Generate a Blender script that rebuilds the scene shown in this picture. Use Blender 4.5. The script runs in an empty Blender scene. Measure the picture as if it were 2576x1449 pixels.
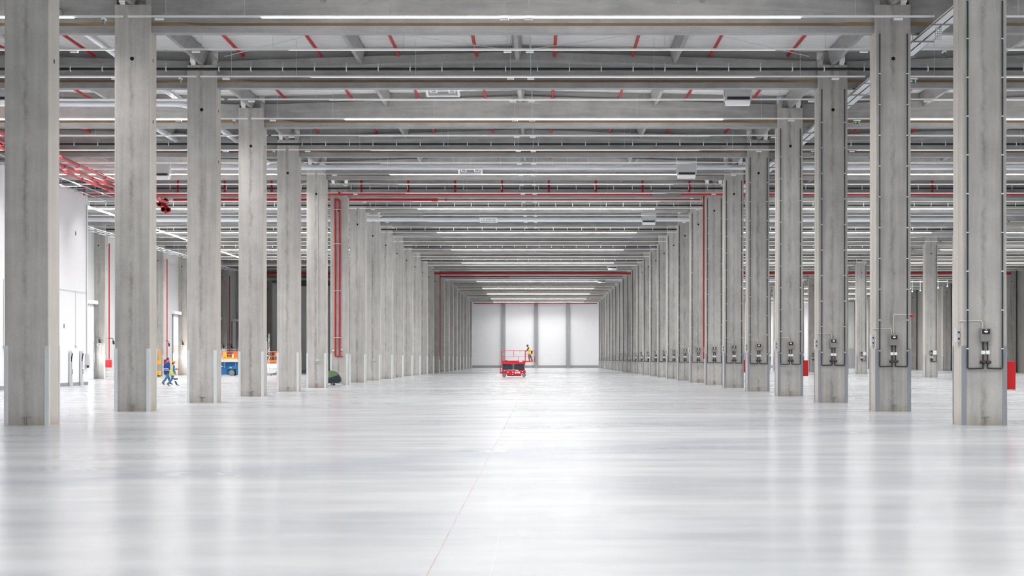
import bpy, bmesh, math, random
from mathutils import Vector, Matrix, Euler
random.seed(7)
S = bpy.context.scene
C = S.collection
PI = math.pi
# ---------------------------------------------------------------- camera
F = 4660.0; HC = 1.66; VX = 1359.0; VY = 903.0
cam = bpy.data.cameras.new('camera'); co = bpy.data.objects.new('camera', cam); C.objects.link(co)
co.location = (0, 0, HC); co.rotation_euler = (PI/2, 0, 0)
cam.sensor_width = 36.0; cam.lens = F/2576*36.0
cam.shift_x = -(VX-1288)/2576; cam.shift_y = (VY-724.5)/2576
cam.clip_end = 2000; cam.clip_start = 0.1
S.camera = co
def at(px, py, Y): return Vector(((px-VX)*Y/F, Y, HC+(VY-py)*Y/F))
def yi(i): return 46.4+12*i            # front face of column i
# ---------------------------------------------------------------- mesh builder
class MB:
    def __init__(s): s.v=[]; s.f=[]; s.m=[]; s.s=[]
    def add(s, vs, fs, m=0, sm=False):
        o=len(s.v); s.v += [tuple(v) for v in vs]
        for f in fs: s.f.append(tuple(o+i for i in f)); s.m.append(m); s.s.append(sm)
        return s
    def box(s, x0,y0,z0,x1,y1,z1,m=0):
        return s.add([(x0,y0,z0),(x1,y0,z0),(x1,y1,z0),(x0,y1,z0),(x0,y0,z1),(x1,y0,z1),(x1,y1,z1),(x0,y1,z1)],
            [(3,2,1,0),(4,5,6,7),(0,1,5,4),(1,2,6,5),(2,3,7,6),(3,0,4,7)],m)
    def cbox(s, c, d, m=0):
        return s.box(c[0]-d[0]/2,c[1]-d[1]/2,c[2]-d[2]/2,c[0]+d[0]/2,c[1]+d[1]/2,c[2]+d[2]/2,m)
    def bbox(s, x0,y0,z0,x1,y1,z1,b,m=0):      # box with bevelled edges
        bm=bmesh.new(); r=bmesh.ops.create_cube(bm,size=1.0)
        for v in bm.verts: v.co=Vector((x0+(v.co.x+.5)*(x1-x0),y0+(v.co.y+.5)*(y1-y0),z0+(v.co.z+.5)*(z1-z0)))
        bmesh.ops.bevel(bm,geom=bm.edges[:],offset=b,segments=2,affect='EDGES',profile=.5)
        bm.verts.index_update(); s.add([v.co for v in bm.verts],[[v.index for v in f.verts] for f in bm.faces],m); bm.free(); return s
    def bar(s, p0, p1, w, h, m=0, up=(0,0,1)):
        p0=Vector(p0); p1=Vector(p1); d=(p1-p0).normalized(); u=Vector(up)
        if abs(d.dot(u))>.98: u=Vector((0,1,0))
        a=d.cross(u).normalized()*w/2; b=a.cross(d).normalized()*h/2
        vs=[p0-a-b,p0+a-b,p0+a+b,p0-a+b,p1-a-b,p1+a-b,p1+a+b,p1-a+b]
        return s.add(vs,[(0,1,2,3),(7,6,5,4),(0,4,5,1),(1,5,6,2),(2,6,7,3),(3,7,4,0)],m)
    def prism(s, poly, y0, y1, m=0):           # poly in (x,z), extruded along y
        n=len(poly); vs=[(x,y0,z) for x,z in poly]+[(x,y1,z) for x,z in poly]
        return s.add(vs,[tuple(range(n)),tuple(range(2*n-1,n-1,-1))]+[(i,(i+1)%n,n+(i+1)%n,n+i) for i in range(n)],m)
    def prismx(s, poly, x0, x1, m=0):          # poly in (y,z), extruded along x
        n=len(poly); vs=[(x0,y,z) for y,z in poly]+[(x1,y,z) for y,z in poly]
        return s.add(vs,[tuple(range(n)),tuple(range(2*n-1,n-1,-1))]+[(i,(i+1)%n,n+(i+1)%n,n+i) for i in range(n)],m)
    def prismz(s, poly, z0, z1, m=0):
        n=len(poly); vs=[(x,y,z0) for x,y in poly]+[(x,y,z1) for x,y in poly]
        return s.add(vs,[tuple(range(n)),tuple(range(2*n-1,n-1,-1))]+[(i,(i+1)%n,n+(i+1)%n,n+i) for i in range(n)],m)
    def tube(s, pts, r, n=10, m=0, cap=True):
        pts=[Vector(p) for p in pts]; rs=r if isinstance(r,(list,tuple)) else [r]*len(pts)
        k=len(pts); T=[]
        if k>2 and not isinstance(r,(list,tuple)):
            ang=[(pts[i]-pts[i-1]).angle(pts[i+1]-pts[i],0) for i in range(1,k-1)]
            if max(ang)>.6:                       # sharp corners: straight lengths with rounded joints
                for i in range(k-1): s.tube([pts[i],pts[i+1]],r,n,m,cap)
                for i in range(1,k-1): s.ell(pts[i],(r,r,r),n if n>=8 else 8,m)
                return s
        for i in range(k):
            t=(pts[min(i+1,k-1)]-pts[max(i-1,0)]); T.append(t.normalized())
        u=Vector((0,0,1)) if abs(T[0].z)<.9 else Vector((1,0,0))
        vs=[]
        for i in range(k):
            a=T[i].cross(u)
            if a.length<1e-4: a=T[i].orthogonal()
            a.normalize(); b=a.cross(T[i]).normalized(); u=b
            q=rs[i]
            if 0<i<k-1:
                d0=(pts[i]-pts[i-1]).normalized(); c=max(.5,abs(d0.dot(T[i]))); 
            else: c=1
            for j in range(n):
                an=2*PI*j/n; vs.append(pts[i]+(a*math.cos(an)+b*math.sin(an))*q/ (c if c<1 else 1))
        fs=[(i*n+j,i*n+(j+1)%n,(i+1)*n+(j+1)%n,(i+1)*n+j) for i in range(k-1) for j in range(n)]
        s.add(vs,fs,m,True)
        if cap:
            s.add(vs[:n],[tuple(range(n))],m); s.add(vs[-n:],[tuple(range(n))],m)
        return s
    def cyl(s,p0,p1,r,n=12,m=0): return s.tube([p0,p1],r,n,m)
    def ell(s,c,r,n=12,m=0,rot=None):
        c=Vector(c); vs=[]; R=n//2+1
        for i in range(R+1):
            th=PI*i/R
            for j in range(n):
                ph=2*PI*j/n; p=Vector((r[0]*math.sin(th)*math.cos(ph),r[1]*math.sin(th)*math.sin(ph),r[2]*math.cos(th)))
                if rot is not None: p=rot@p
                vs.append(c+p)
        fs=[(i*n+j,i*n+(j+1)%n,(i+1)*n+(j+1)%n,(i+1)*n+j) for i in range(R) for j in range(n)]
        return s.add(vs,fs,m,True)
    def capsule(s,p0,r0,p1,r1,n=12,m=0):
        p0=Vector(p0); p1=Vector(p1); d=(p1-p0).normalized(); pts=[]; rs=[]
        for a in (85,60,35,15): pts.append(p0-d*r0*math.sin(math.radians(a))); rs.append(r0*math.cos(math.radians(a)))
        pts+= [p0,p1]; rs+=[r0,r1]
        for a in (15,35,60,85): pts.append(p1+d*r1*math.sin(math.radians(a))); rs.append(r1*math.cos(math.radians(a)))
        return s.tube(pts,rs,n,m)
    def build(s,name,mats,parent=None,loc=None,rotz=None,merge=0.0):
        me=bpy.data.meshes.new(name); me.from_pydata(s.v,[],s.f)
        if not isinstance(mats,(list,tuple)): mats=[mats]
        for x in mats: me.materials.append(x)
        me.polygons.foreach_set('material_index',s.m); me.polygons.foreach_set('use_smooth',s.s)
        bm=bmesh.new(); bm.from_mesh(me)
        if merge: bmesh.ops.remove_doubles(bm,verts=bm.verts[:],dist=merge)
        bmesh.ops.recalc_face_normals(bm,faces=bm.faces[:]); bm.to_mesh(me); bm.free(); me.update()
        return link(name,me,parent,loc,rotz)
def link(name,me,parent=None,loc=None,rotz=None):
    o=bpy.data.objects.new(name,me); C.objects.link(o)
    if parent is not None: o.parent=parent
    if loc is not None: o.location=loc
    if rotz: o.rotation_euler=(0,0,rotz)
    return o
KIDS={}
def tag(o,label,cat,group=None,kind='thing'):
    o['label']=label; o['category']=cat; o['kind']=kind
    if group: o['group']=group
    return o
def thing(name,label,cat,loc=(0,0,0),rotz=0,group=None):
    o=link(name,None,None,loc,rotz); return tag(o,label,cat,group)
def struct(o,label=None):
    o['kind']='structure'
    if label: o['label']=label
    return o
def dup(root,loc,label,rotz=None,group=None):
    r=root.copy(); C.objects.link(r); r.location=loc
    if rotz is not None: r.rotation_euler=(0,0,rotz)
    r['label']=label
    if group: r['group']=group
    for ch in children(root):
        c=ch.copy(); C.objects.link(c); c.parent=r
        for g in children(ch):
            d=g.copy(); C.objects.link(d); d.parent=c
    return r
def children(o):
    return [c for c in bpy.data.objects if c.parent==o]
ORD=['','first','second','third','fourth','fifth','sixth','seventh','eighth','ninth','tenth','eleventh','twelfth','thirteenth','fourteenth','fifteenth','sixteenth','seventeenth','eighteenth','nineteenth','twentieth','twenty-first','twenty-second','twenty-third','twenty-fourth','twenty-fifth','twenty-sixth','twenty-seventh','twenty-eighth','twenty-ninth','thirtieth']
ORD+=['thirty-'+o for o in ORD[1:10]]+['fortieth']+['forty-'+o for o in ORD[1:10]]+['fiftieth']+['fifty-'+o for o in ORD[1:10]]
# ---------------------------------------------------------------- materials
def nodes(name):
    m=bpy.data.materials.new(name); m.use_nodes=True; nt=m.node_tree; return m,nt,nt.nodes['Principled BSDF']
def N(nt,t,**k):
    n=nt.nodes.new(t)
    for a,b in k.items():
        if a.startswith('in_'): n.inputs[a[3:].replace('_',' ')].default_value=b
        else: setattr(n,a,b)
    return n
def L(nt,a,b): nt.links.new(a,b)
def rgb(r,g,b):
    f=lambda c:(c/255/12.92) if c/255<=.04045 else ((c/255+.055)/1.055)**2.4
    return (f(r),f(g),f(b),1)
def plain(name,col,rough=.5,metal=0.0,var=.06,scale=6.0,spec=.5,bump=0):
    m,nt,p=nodes(name)
    p.inputs['Roughness'].default_value=rough; p.inputs['Metallic'].default_value=metal
    p.inputs['Specular IOR Level'].default_value=spec
    tc=N(nt,'ShaderNodeTexCoord'); no=N(nt,'ShaderNodeTexNoise'); no.inputs['Scale'].default_value=scale; no.inputs['Detail'].default_value=4
    L(nt,tc.outputs['Object'],no.inputs['Vector'])
    mx=N(nt,'ShaderNodeMix',data_type='RGBA'); mx.inputs['A'].default_value=[c*(1-var) for c in col[:3]]+[1]; mx.inputs['B'].default_value=[min(1,c*(1+var)) for c in col[:3]]+[1]
    L(nt,no.outputs['Fac'],mx.inputs['Factor']); L(nt,mx.outputs['Result'],p.inputs['Base Color'])
    if bump:
        b=N(nt,'ShaderNodeBump'); b.inputs['Strength'].default_value=bump; b.inputs['Distance'].default_value=.01
        L(nt,no.outputs['Fac'],b.inputs['Height']); L(nt,b.outputs['Normal'],p.inputs['Normal'])
    return m
def glow(name,col,strength):
    m,nt,p=nodes(name)
    p.inputs['Base Color'].default_value=(.8,.8,.8,1); p.inputs['Emission Color'].default_value=col; p.inputs['Emission Strength'].default_value=strength
    return m
def concrete(name,lo,hi,streak=(5,5,.22),stain=0.0,base_dirt=False,rough=.75):
    m,nt,p=nodes(name); p.inputs['Roughness'].default_value=rough; p.inputs['Specular IOR Level'].default_value=.3
    tc=N(nt,'ShaderNodeTexCoord'); oi=N(nt,'ShaderNodeObjectInfo')
    mul=N(nt,'ShaderNodeVectorMath',operation='MULTIPLY_ADD'); 
    cmb=N(nt,'ShaderNodeCombineXYZ'); L(nt,oi.outputs['Random'],cmb.inputs[0]); L(nt,oi.outputs['Random'],cmb.inputs[1]); L(nt,oi.outputs['Random'],cmb.inputs[2])
    L(nt,cmb.outputs[0],mul.inputs[0]); mul.inputs[1].default_value=(61,37,83); L(nt,tc.outputs['Object'],mul.inputs[2])
    V=mul.outputs[0]
    def noise(scale,vec,detail=4,rough=.6):
        mp=N(nt,'ShaderNodeMapping'); mp.inputs['Scale'].default_value=vec; L(nt,V,mp.inputs['Vector'])
        n=N(nt,'ShaderNodeTexNoise'); n.inputs['Scale'].default_value=scale; n.inputs['Detail'].default_value=detail; n.inputs['Roughness'].default_value=rough
        L(nt,mp.outputs[0],n.inputs['Vector']); return n.outputs['Fac']
    a=noise(1.0,streak,6,.65); b=noise(1.3,(1,1,1),3); c=noise(28,(1,1,1),3,.7)
    def math_(op,x,y,cl=False):
        n=N(nt,'ShaderNodeMath',operation=op,use_clamp=cl)
        for i,q in enumerate((x,y)):
            if isinstance(q,(int,float)): n.inputs[i].default_value=q
            else: L(nt,q,n.inputs[i])
        return n.outputs[0]
    t=math_('ADD',math_('MULTIPLY',a,.5),math_('ADD',math_('MULTIPLY',b,.28),math_('MULTIPLY',c,.22)))
    t=math_('ADD',math_('MULTIPLY',math_('SUBTRACT',t,.5),3.0),.5)
    t=math_('ADD',t,math_('MULTIPLY',math_('SUBTRACT',oi.outputs['Random'],.5),.45),True)
    mx=N(nt,'ShaderNodeMix',data_type='RGBA'); mx.inputs['A'].default_value=lo; mx.inputs['B'].default_value=hi; L(nt,t,mx.inputs['Factor'])
    out=mx.outputs['Result']
    sep=N(nt,'ShaderNodeSeparateXYZ'); L(nt,tc.outputs['Object'],sep.inputs[0])
    if stain:
        w=noise(1.0,(.0,.0,1.6),5,.7)
        d=math_('ABSOLUTE',math_('ADD',sep.outputs[0],math_('MULTIPLY',math_('SUBTRACT',w,.42),.35)),0)
        k=noise(2.2,(.8,.8,.5),5,.75)
        f=math_('MULTIPLY',math_('SUBTRACT',1,math_('DIVIDE',d,.10),True),math_('MULTIPLY',math_('SUBTRACT',k,.36),3.2,True))
        f=math_('MULTIPLY',f,stain)
        m2=N(nt,'ShaderNodeMix',data_type='RGBA',blend_type='MULTIPLY'); L(nt,f,m2.inputs['Factor']); L(nt,out,m2.inputs['A']); m2.inputs['B'].default_value=(.5,.49,.47,1); out=m2.outputs['Result']
    if base_dirt:
        k=noise(3,(1,1,.6),5,.7)
        f=math_('MULTIPLY',math_('SUBTRACT',math_('MULTIPLY',k,1.3),math_('MULTIPLY',sep.outputs[2],2.0),True),.75)
        m2=N(nt,'ShaderNodeMix',data_type='RGBA',blend_type='MULTIPLY'); L(nt,f,m2.inputs['Factor']); L(nt,out,m2.inputs['A']); m2.inputs['B'].default_value=(.72,.62,.5,1); out=m2.outputs['Result']
    L(nt,out,p.inputs['Base Color'])
    bp=N(nt,'ShaderNodeBump'); bp.inputs['Strength'].default_value=.25; bp.inputs['Distance'].default_value=.01; L(nt,c,bp.inputs['Height']); L(nt,bp.outputs[0],p.inputs['Normal'])
    return m
M={}
M['col']=concrete('column_concrete',rgb(156,153,149),rgb(200,197,192),stain=.9,base_dirt=True)
M['beam']=concrete('beam_concrete',rgb(132,131,130),rgb(178,177,175),streak=(.35,4,2.2))
for q in ('dim','window','amber','greenled','cool'):
    if q in M: M[q].cycles.emission_sampling='NONE'
M['colside']=concrete('side_lit_formed_concrete',rgb(180,174,166),rgb(206,200,192),streak=(4,7,.06),base_dirt=True)
M['purlin']=concrete('purlin_concrete',rgb(138,137,135),rgb(172,171,168),streak=(2,.3,2))
M['infill']=concrete('closure_concrete',rgb(150,150,150),rgb(170,170,169),streak=(.6,2,2))
M['dust']=plain('brown_dust_on_flange',rgb(150,126,96),.95,0,.2,3)
M['galv']=plain('galvanised_steel',rgb(222,226,227),.42,.35,.08,9)
M['bluegrey']=plain('blue_grey_steel',rgb(146,150,156),.5,.2,.05,9)
M['white']=plain('white_paint',rgb(244,244,243),.45,0,.02)
M['lightgrey']=plain('light_grey_paint',rgb(205,206,206),.5,0,.03)
M['grey']=plain('grey_enclosure',rgb(136,135,132),.5,0,.04)
M['dark']=plain('dark_plastic',rgb(38,40,42),.5,0,.1)
M['black']=plain('hole_shade_black',rgb(12,12,12),.9,0,.0)
M['screen']=plain('dark_blue_screen',rgb(20,24,44),.25,0,.05)
M['amber']=glow('amber_indicator',(1,.38,.02,1),.45)
M['greenled']=glow('green_indicator',(.3,1,.6,1),.5)
M['pipe']=plain('dark_green_pipe',rgb(42,50,52),.45,0,.1)
M['blackpipe']=plain('black_green_pipe',rgb(12,24,22),.4,0,.15)
M['clip']=plain('pale_clip',rgb(225,232,232),.4,0,.02)
M['red']=plain('red_pipe_paint',rgb(184,18,28),.38,0,.06)
M['redbox']=plain('red_cabinet_paint',rgb(206,2,8),.4,0,.03)
M['silver']=plain('silver_duct',rgb(226,228,232),.3,.55,.05,3)
M['conduit']=plain('pale_conduit',rgb(208,206,200),.5,0,.03)
M['lit']=glow('lit_diffuser',(1,.985,.965,1),20.0)
M['dim']=glow('dim_diffuser',(1,.985,.965,1),.22)  # faint glow added to brighten the lines that look switched off
M['wire']=plain('steel_wire',rgb(206,212,212),.4,.3,.02)
M['wallwhite']=plain('white_plaster',rgb(243,243,245),.7,0,.02,1.5)
M['plinth']=concrete('plinth_concrete',rgb(150,150,150),rgb(172,172,172))
M['roof']=plain('white_roof_sheet',rgb(226,226,224),.55,0,.02)
M['liftred']=plain('lift_red',rgb(220,32,48),.38,0,.04)
M['liftdark']=plain('lift_dark_steel',rgb(66,74,86),.45,.2,.12,9)
M['tyre']=plain('grey_tyre',rgb(92,104,106),.7,0,.06)
M['hub']=plain('wheel_hub',rgb(128,138,138),.5,.2,.05)
M['blue']=plain('lift_blue',rgb(24,104,158),.4,0,.1,4)
M['orange']=plain('lift_orange',rgb(244,112,40),.4,0,.06)
M['yellow']=plain('lift_yellow',rgb(246,176,36),.4,0,.06)
M['decal']=plain('white_decal',rgb(238,236,234),.5,0,.03)
M['teal']=plain('scrubber_dark',rgb(34,46,52),.4,0,.2)
M['green']=plain('scrubber_green',rgb(92,120,82),.45,0,.06)
M['skin']=plain('skin',rgb(196,144,120),.55,0,.05)
M['hair']=plain('dark_hair',rgb(48,40,38),.7,0,.2,40)
M['navy']=plain('blue_jacket',rgb(30,60,126),.8,0,.15,8)
M['bluesleeve']=plain('blue_sleeve',rgb(36,92,160),.8,0,.12,8)
M['jeans']=plain('blue_trousers',rgb(62,104,142),.85,0,.2,10)
M['greytrousers']=plain('grey_trousers',rgb(122,116,112),.85,0,.2,10)
M['vest']=plain('yellow_green_vest',rgb(186,194,112),.75,0,.08,8)
M['vest2']=plain('bright_yellow_vest',rgb(238,232,96),.7,0,.08,8)
M['orangecloth']=plain('orange_cloth',rgb(240,120,40),.75,0,.08)
M['reflect']=plain('reflective_band',rgb(214,218,226),.4,0,.03)
M['helmet']=plain('orange_helmet',rgb(244,150,30),.35,0,.03)
M['shoe']=plain('dark_shoe',rgb(96,92,88),.7,0,.15)
M['jumper']=plain('dark_green_jumper',rgb(58,66,62),.85,0,.15,10)
M['exit']=plain('exit_green',rgb(16,120,78),.4,0,.02)
M['window']=glow('daylit_window',(.96,.98,1,1),6.0)
M['flood']=glow('flood_lamp_glow',(1,.86,.7,1),40.0)
M['mark']=plain('red_mark',rgb(214,60,90),.4,0,.02)
M['cool']=glow('cool_white_lamp',(.7,1,.95,1),2.0)
M['alu']=plain('aluminium',rgb(210,214,216),.35,.5,.04)
M['brownwall']=concrete('warm_grey_wall',rgb(150,146,140),rgb(172,168,162),streak=(.5,2,.3))
M['warm_lit_white']=plain('warm_lit_door_panel',rgb(224,206,196),.5,0,.03)  # white door panels with the warm lamp light painted into their colour
# floor --------------------------------------------------------------
def floor_material():
    m,nt,p=nodes('polished_concrete_floor')
    tc=N(nt,'ShaderNodeTexCoord'); V=tc.outputs['Object']
    def noise(scale,vec,detail=5,rough=.6,dist=0,rot=0):
        mp=N(nt,'ShaderNodeMapping'); mp.inputs['Scale'].default_value=vec; mp.inputs['Rotation'].default_value=(0,0,rot); L(nt,V,mp.inputs['Vector'])
        n=N(nt,'ShaderNodeTexNoise'); n.inputs['Scale'].default_value=scale; n.inputs['Detail'].default_value=detail; n.inputs['Roughness'].default_value=rough; n.inputs['Distortion'].default_value=dist
        L(nt,mp.outputs[0],n.inputs['Vector']); return n.outputs['Fac']
    def mth(op,x,y,cl=False):
        n=N(nt,'ShaderNodeMath',operation=op,use_clamp=cl)
        for i,q in enumerate((x,y)):
            if isinstance(q,(int,float)): n.inputs[i].default_value=q
            else: L(nt,q,n.inputs[i])
        return n.outputs[0]
    a=noise(1.0,(.07,.17,1),3,.5,0,.10); b=noise(1.0,(.3,.62,1),4,.5,0,-.08); c=noise(1.0,(.05,.09,1),3,.5)
    t=mth('ADD',mth('MULTIPLY',a,.5),mth('ADD',mth('MULTIPLY',b,.25),mth('MULTIPLY',c,.25)))
    t=mth('ADD',mth('MULTIPLY',mth('SUBTRACT',t,.5),2.2),.5,True)
    mx=N(nt,'ShaderNodeMix',data_type='RGBA'); mx.inputs['A'].default_value=rgb(138,143,151); mx.inputs['B'].default_value=rgb(190,191,192); L(nt,t,mx.inputs['Factor'])
    out=mx.outputs['Result']
    sep=N(nt,'ShaderNodeSeparateXYZ'); L(nt,V,sep.inputs[0]); X=sep.outputs[0]; Y=sep.outputs[1]
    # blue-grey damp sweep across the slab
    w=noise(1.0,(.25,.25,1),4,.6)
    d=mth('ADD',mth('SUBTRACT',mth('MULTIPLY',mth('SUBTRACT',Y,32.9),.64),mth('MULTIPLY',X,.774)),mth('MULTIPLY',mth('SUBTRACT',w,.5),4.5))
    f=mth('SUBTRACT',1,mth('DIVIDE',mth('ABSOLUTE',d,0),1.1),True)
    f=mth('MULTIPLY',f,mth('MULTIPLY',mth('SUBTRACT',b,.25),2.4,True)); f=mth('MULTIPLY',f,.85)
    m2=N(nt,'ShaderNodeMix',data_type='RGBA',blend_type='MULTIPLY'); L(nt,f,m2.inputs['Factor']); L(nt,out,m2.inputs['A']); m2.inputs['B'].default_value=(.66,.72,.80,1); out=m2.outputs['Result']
    # sandy construction joint along the aisle, pale scratch beside it
    j=noise(1.0,(0,.9,1),4,.6)
    def line(x0,wd,col,st):
        nonlocal out
        dd=mth('ABSOLUTE',mth('ADD',mth('SUBTRACT',X,x0),mth('MULTIPLY',mth('SUBTRACT',j,.5),.02)),0)
        ff=mth('MULTIPLY',mth('SUBTRACT',1,mth('DIVIDE',dd,wd),True),mth('MULTIPLY',mth('SUBTRACT',j,.28),st,True))
        q=N(nt,'ShaderNodeMix',data_type='RGBA'); L(nt,ff,q.inputs['Factor']); L(nt,out,q.inputs['A']); q.inputs['B'].default_value=col; out=q.outputs['Result']
    line(-.87,.010,rgb(158,116,86),3.0); line(-.385,.004,rgb(214,214,212),.9)
    L(nt,out,p.inputs['Base Color'])
    r=mth('ADD',mth('MULTIPLY',b,.18),.12); L(nt,r,p.inputs['Roughness'])
    p.inputs['Specular IOR Level'].default_value=.3
    return m
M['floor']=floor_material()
# ---------------------------------------------------------------- setting
XL,XR,XR2,XR3,XF=-12.87,11.13,35.13,57.6,-36.82
YEND=344.3
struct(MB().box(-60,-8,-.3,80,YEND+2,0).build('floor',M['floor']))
# roof: shallow pitched white trapezoidal sheet, ribs across the aisle
def roof():
    b=MB(); ys=[]; y=-8.0
    while y<118:
        ys+= [(y,0),(y+.11,0),(y+.15,.05),(y+.26,.05)]; y+=.30
    while y<YEND+1: ys.append((y,0)); y+=6.0
    ys.append((YEND+1,0))
    cx=[XF-1.2,XF,(XF+XL)/2,XL,(XL+XR)/2,XR,(XR+XR2)/2,XR2,(XR2+XR3)/2,XR3+1.5]
    cz=[13.40,13.42,13.68,13.42,13.68,13.42,13.68,13.42,13.68,13.42]
    vs=[(x,yy,z+h) for (yy,h) in ys for x,z in zip(cx,cz)]; n=len(cx)
    b.add(vs,[(k*n+i,k*n+i+1,(k+1)*n+i+1,(k+1)*n+i) for k in range(len(ys)-1) for i in range(n-1)])
    b.box(XF-1.2,-8,13.95,XR3+1.5,YEND+1,14.1)
    return b
struct(roof().build('ceiling',M['roof']))
# end wall: white panels between slim grey wall columns, grey plinth
b=MB().box(-60,YEND,0,80,YEND+.3,14.2)
wf=struct(b.build('wall_far',M['wallwhite']))
struct(MB().box(-37,YEND-.12,0,58,YEND,.48).build('baseboard_far',M['plinth']))
for k,x in enumerate((-6.8,-.75,5.18,17.1,23.1,29.1,41.1,47.1,52.6)):
    o=MB().box(x-.34,YEND-.5,0,x+.34,YEND-.1,13.5).build('wall_column',M['plinth'])
    tag(o,'slim grey concrete wall column, %s from the west, against the white end wall'%ORD[k+1],'column','slim columns on the end wall')
# dock wall and inner white wall
struct(MB().box(XF-1.0,118,0,XF-.35,YEND,13.6).build('wall_left',M['lightgrey']))
w=struct(MB().box(-29.6,-6,0,-29.0,118.8,12.15).box(-37,118.5,0,-29.6,118.8,12.15).build('wall_inner',M['wallwhite']))
struct(MB().box(-29.0,-6,0,-28.97,118.8,.2).build('baseboard_left',M['plinth']))
struct(MB().box(XR3+.75,100,0,XR3+1.3,YEND,13.6).build('wall_right',M['brownwall']))
# ---------------------------------------------------------------- columns
HW,DP=.55,1.08
def octo(x0,y0,x1,y1,c): return [(x0+c,y0),(x1-c,y0),(x1,y0+c),(x1,y1-c),(x1-c,y1),(x0+c,y1),(x0,y1-c),(x0,y0+c)]
def shaft_mb():
    b=MB(); b.prismz(octo(-HW,0,HW,DP,.02),0,12.83); b.box(-.3,.36,12.83,.3,.63,13.38)
    for k,f in enumerate(b.f):            # formed side faces, paler than the trowelled front; brighter side light painted in
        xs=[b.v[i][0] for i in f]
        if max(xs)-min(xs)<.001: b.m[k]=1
    return b
def guard_mb(sx,front):
    b=MB(); w=.095; t=.012
    y0=-t if front else DP-w; y1=w if front else DP+t
    x0=HW if sx>0 else -HW-t
    b.box(x0,y0,0,x0+t,y1,1.99)
    xa=HW-w if sx>0 else -HW; yf=-t if front else DP
    b.box(xa,yf,0,xa+w,yf+t,1.99)
    for z in (.25,1.0,1.75): b.cyl((xa+w/2,yf-.006 if front else yf+t,z),(xa+w/2,yf+.004 if front else yf+t+.006,z),.012,8)
    return b
def hole_mb():
    b=MB(); b.cyl((.0,-.004,11.13),(.0,.02,11.13),.062,16); return b  # black disc painted for the shade inside the through hole
def bracket_mb():
    b=MB(); b.bar((-.08,-.012,.22),(.12,-.012,.22),.02,.018); b.bar((-.02,-.012,0),(-.02,-.012,.22),.016,.02); b.bar((.03,-.012,.0),(.03,-.012,.22),.014,.02); return b
def insert_mb():
    b=MB()
    for z in (11.15,10.0): b.cyl((HW-.002,.55,z),(HW+.006,.55,z),.06,12)
    return b
def make_column(gm,label,group,inserts=True):
    t=thing('concrete_column',label,'column',group=group)
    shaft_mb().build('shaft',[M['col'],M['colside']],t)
    for sx in (-1,1):
        for fr in (True,False): guard_mb(sx,fr).build('corner_guard',gm,t)
    hole_mb().build('service_hole',M['black'],t)
    bracket_mb().build('earthing_bracket',M['plinth'],t)
    if inserts:
        for z in (11.15,9.2):
            MB().cyl((HW-.002,.55,z),(HW+.006,.55,z),.06,12).build('cast_in_plate',M['dark'],t)
    return t
cl='square concrete column with shiny corner guards, %s from the camera in its row'
cL=make_column(M['galv'],cl%ORD[1],'columns with shiny corner guards'); cL.location=(XL,yi(0),0)
colL=[cL]
for i in range(1,25): colL.append(dup(cL,(XL,yi(i),0),cl%ORD[i+1]))
cr='concrete column with dark pipes and blue-grey guards, %s from the camera in its row'
cR=make_column(M['bluegrey'],cr%ORD[1],'columns with detection pipes'); cR.location=(XR,yi(0),0)
colR=[cR]
for i in range(1,25): colR.append(dup(cR,(XR,yi(i),0),cr%ORD[i+1]))
cl2='distant concrete column in the second row beyond the detection boxes, %s from the camera'
for k,i in enumerate(range(9,25)): dup(cR,(XR2,yi(i),0),cl2%ORD[k+1],group='second row columns')
cl3='distant concrete column standing against the brown-grey wall, %s from the camera'
for k,i in enumerate(range(15,25)): dup(cR,(XR3,yi(i),0),cl3%ORD[k+1],group='outer wall columns')
cl4='concrete facade column between the dock doors, %s from the camera'
for k,i in enumerate(range(8,19)): dup(cL,(XF,yi(i),0),cl4%ORD[k+1],group='dock facade columns')
# ---------------------------------------------------------------- beams
def topz(x): return 13.02+.38*max(0,1-abs(x)/12.0)
def beam_mb(L_):
    h=L_/2; e=.75; tp=.85
    xs=[(-h,1),(-h+e,1),(-h+e+tp,0),(-h*.5,0),(0,0),(h*.5,0),(h-e-tp,0),(h-e,1),(h,1)]
    b=MB(); rings=[]
    for x,s in xs:
        tz=topz(x*12/h); W=.25; w=W if s else .10
        half=[(W,12.0),(W,12.21),(w,12.33),(w,tz-.40),(W,tz-.30),(W,tz)]
        rings.append([(x,y,z) for y,z in half]+[(x,-y,z) for y,z in reversed(half)])
    n=12
    for k in range(len(rings)-1):
        for j in range(n):
            m=1 if j in (1,9) else 0
            a,c=rings[k],rings[k+1]; j2=(j+1)%n
            b.add([a[j],a[j2],c[j2],c[j]],[(0,1,2,3)],m)
    b.add(rings[0],[tuple(range(n))]); b.add(rings[-1],[tuple(range(n))])
    return b
def infill_mb(L_):
    h=L_/2; b=MB()
    for x0,x1 in ((-h,0),(0,h)):
        za,zb=topz(x0*12/h),topz(x1*12/h); ra=13.39+.26*(1-abs(x0)/h); rb=13.39+.26*(1-abs(x1)/h)
        vs=[(x0,-.06,za),(x1,-.06,zb),(x1,-.06,rb),(x0,-.06,ra),(x0,.06,za),(x1,.06,zb),(x1,.06,rb),(x0,.06,ra)]
        b.add(vs,[(0,1,2,3),(7,6,5,4),(0,4,5,1),(2,6,7,3),(0,3,7,4),(1,5,6,2)])
    return b
AIS={'A':(XL,XR,'over the central aisle'),'B':(XF,XL,'over the aisle beside the dock doors'),'C':(XR,XR2,'over the aisle behind the detection boxes'),'D':(XR2,XR3,'over the outer aisle by the brown-grey wall')}
beamp={}
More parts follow.
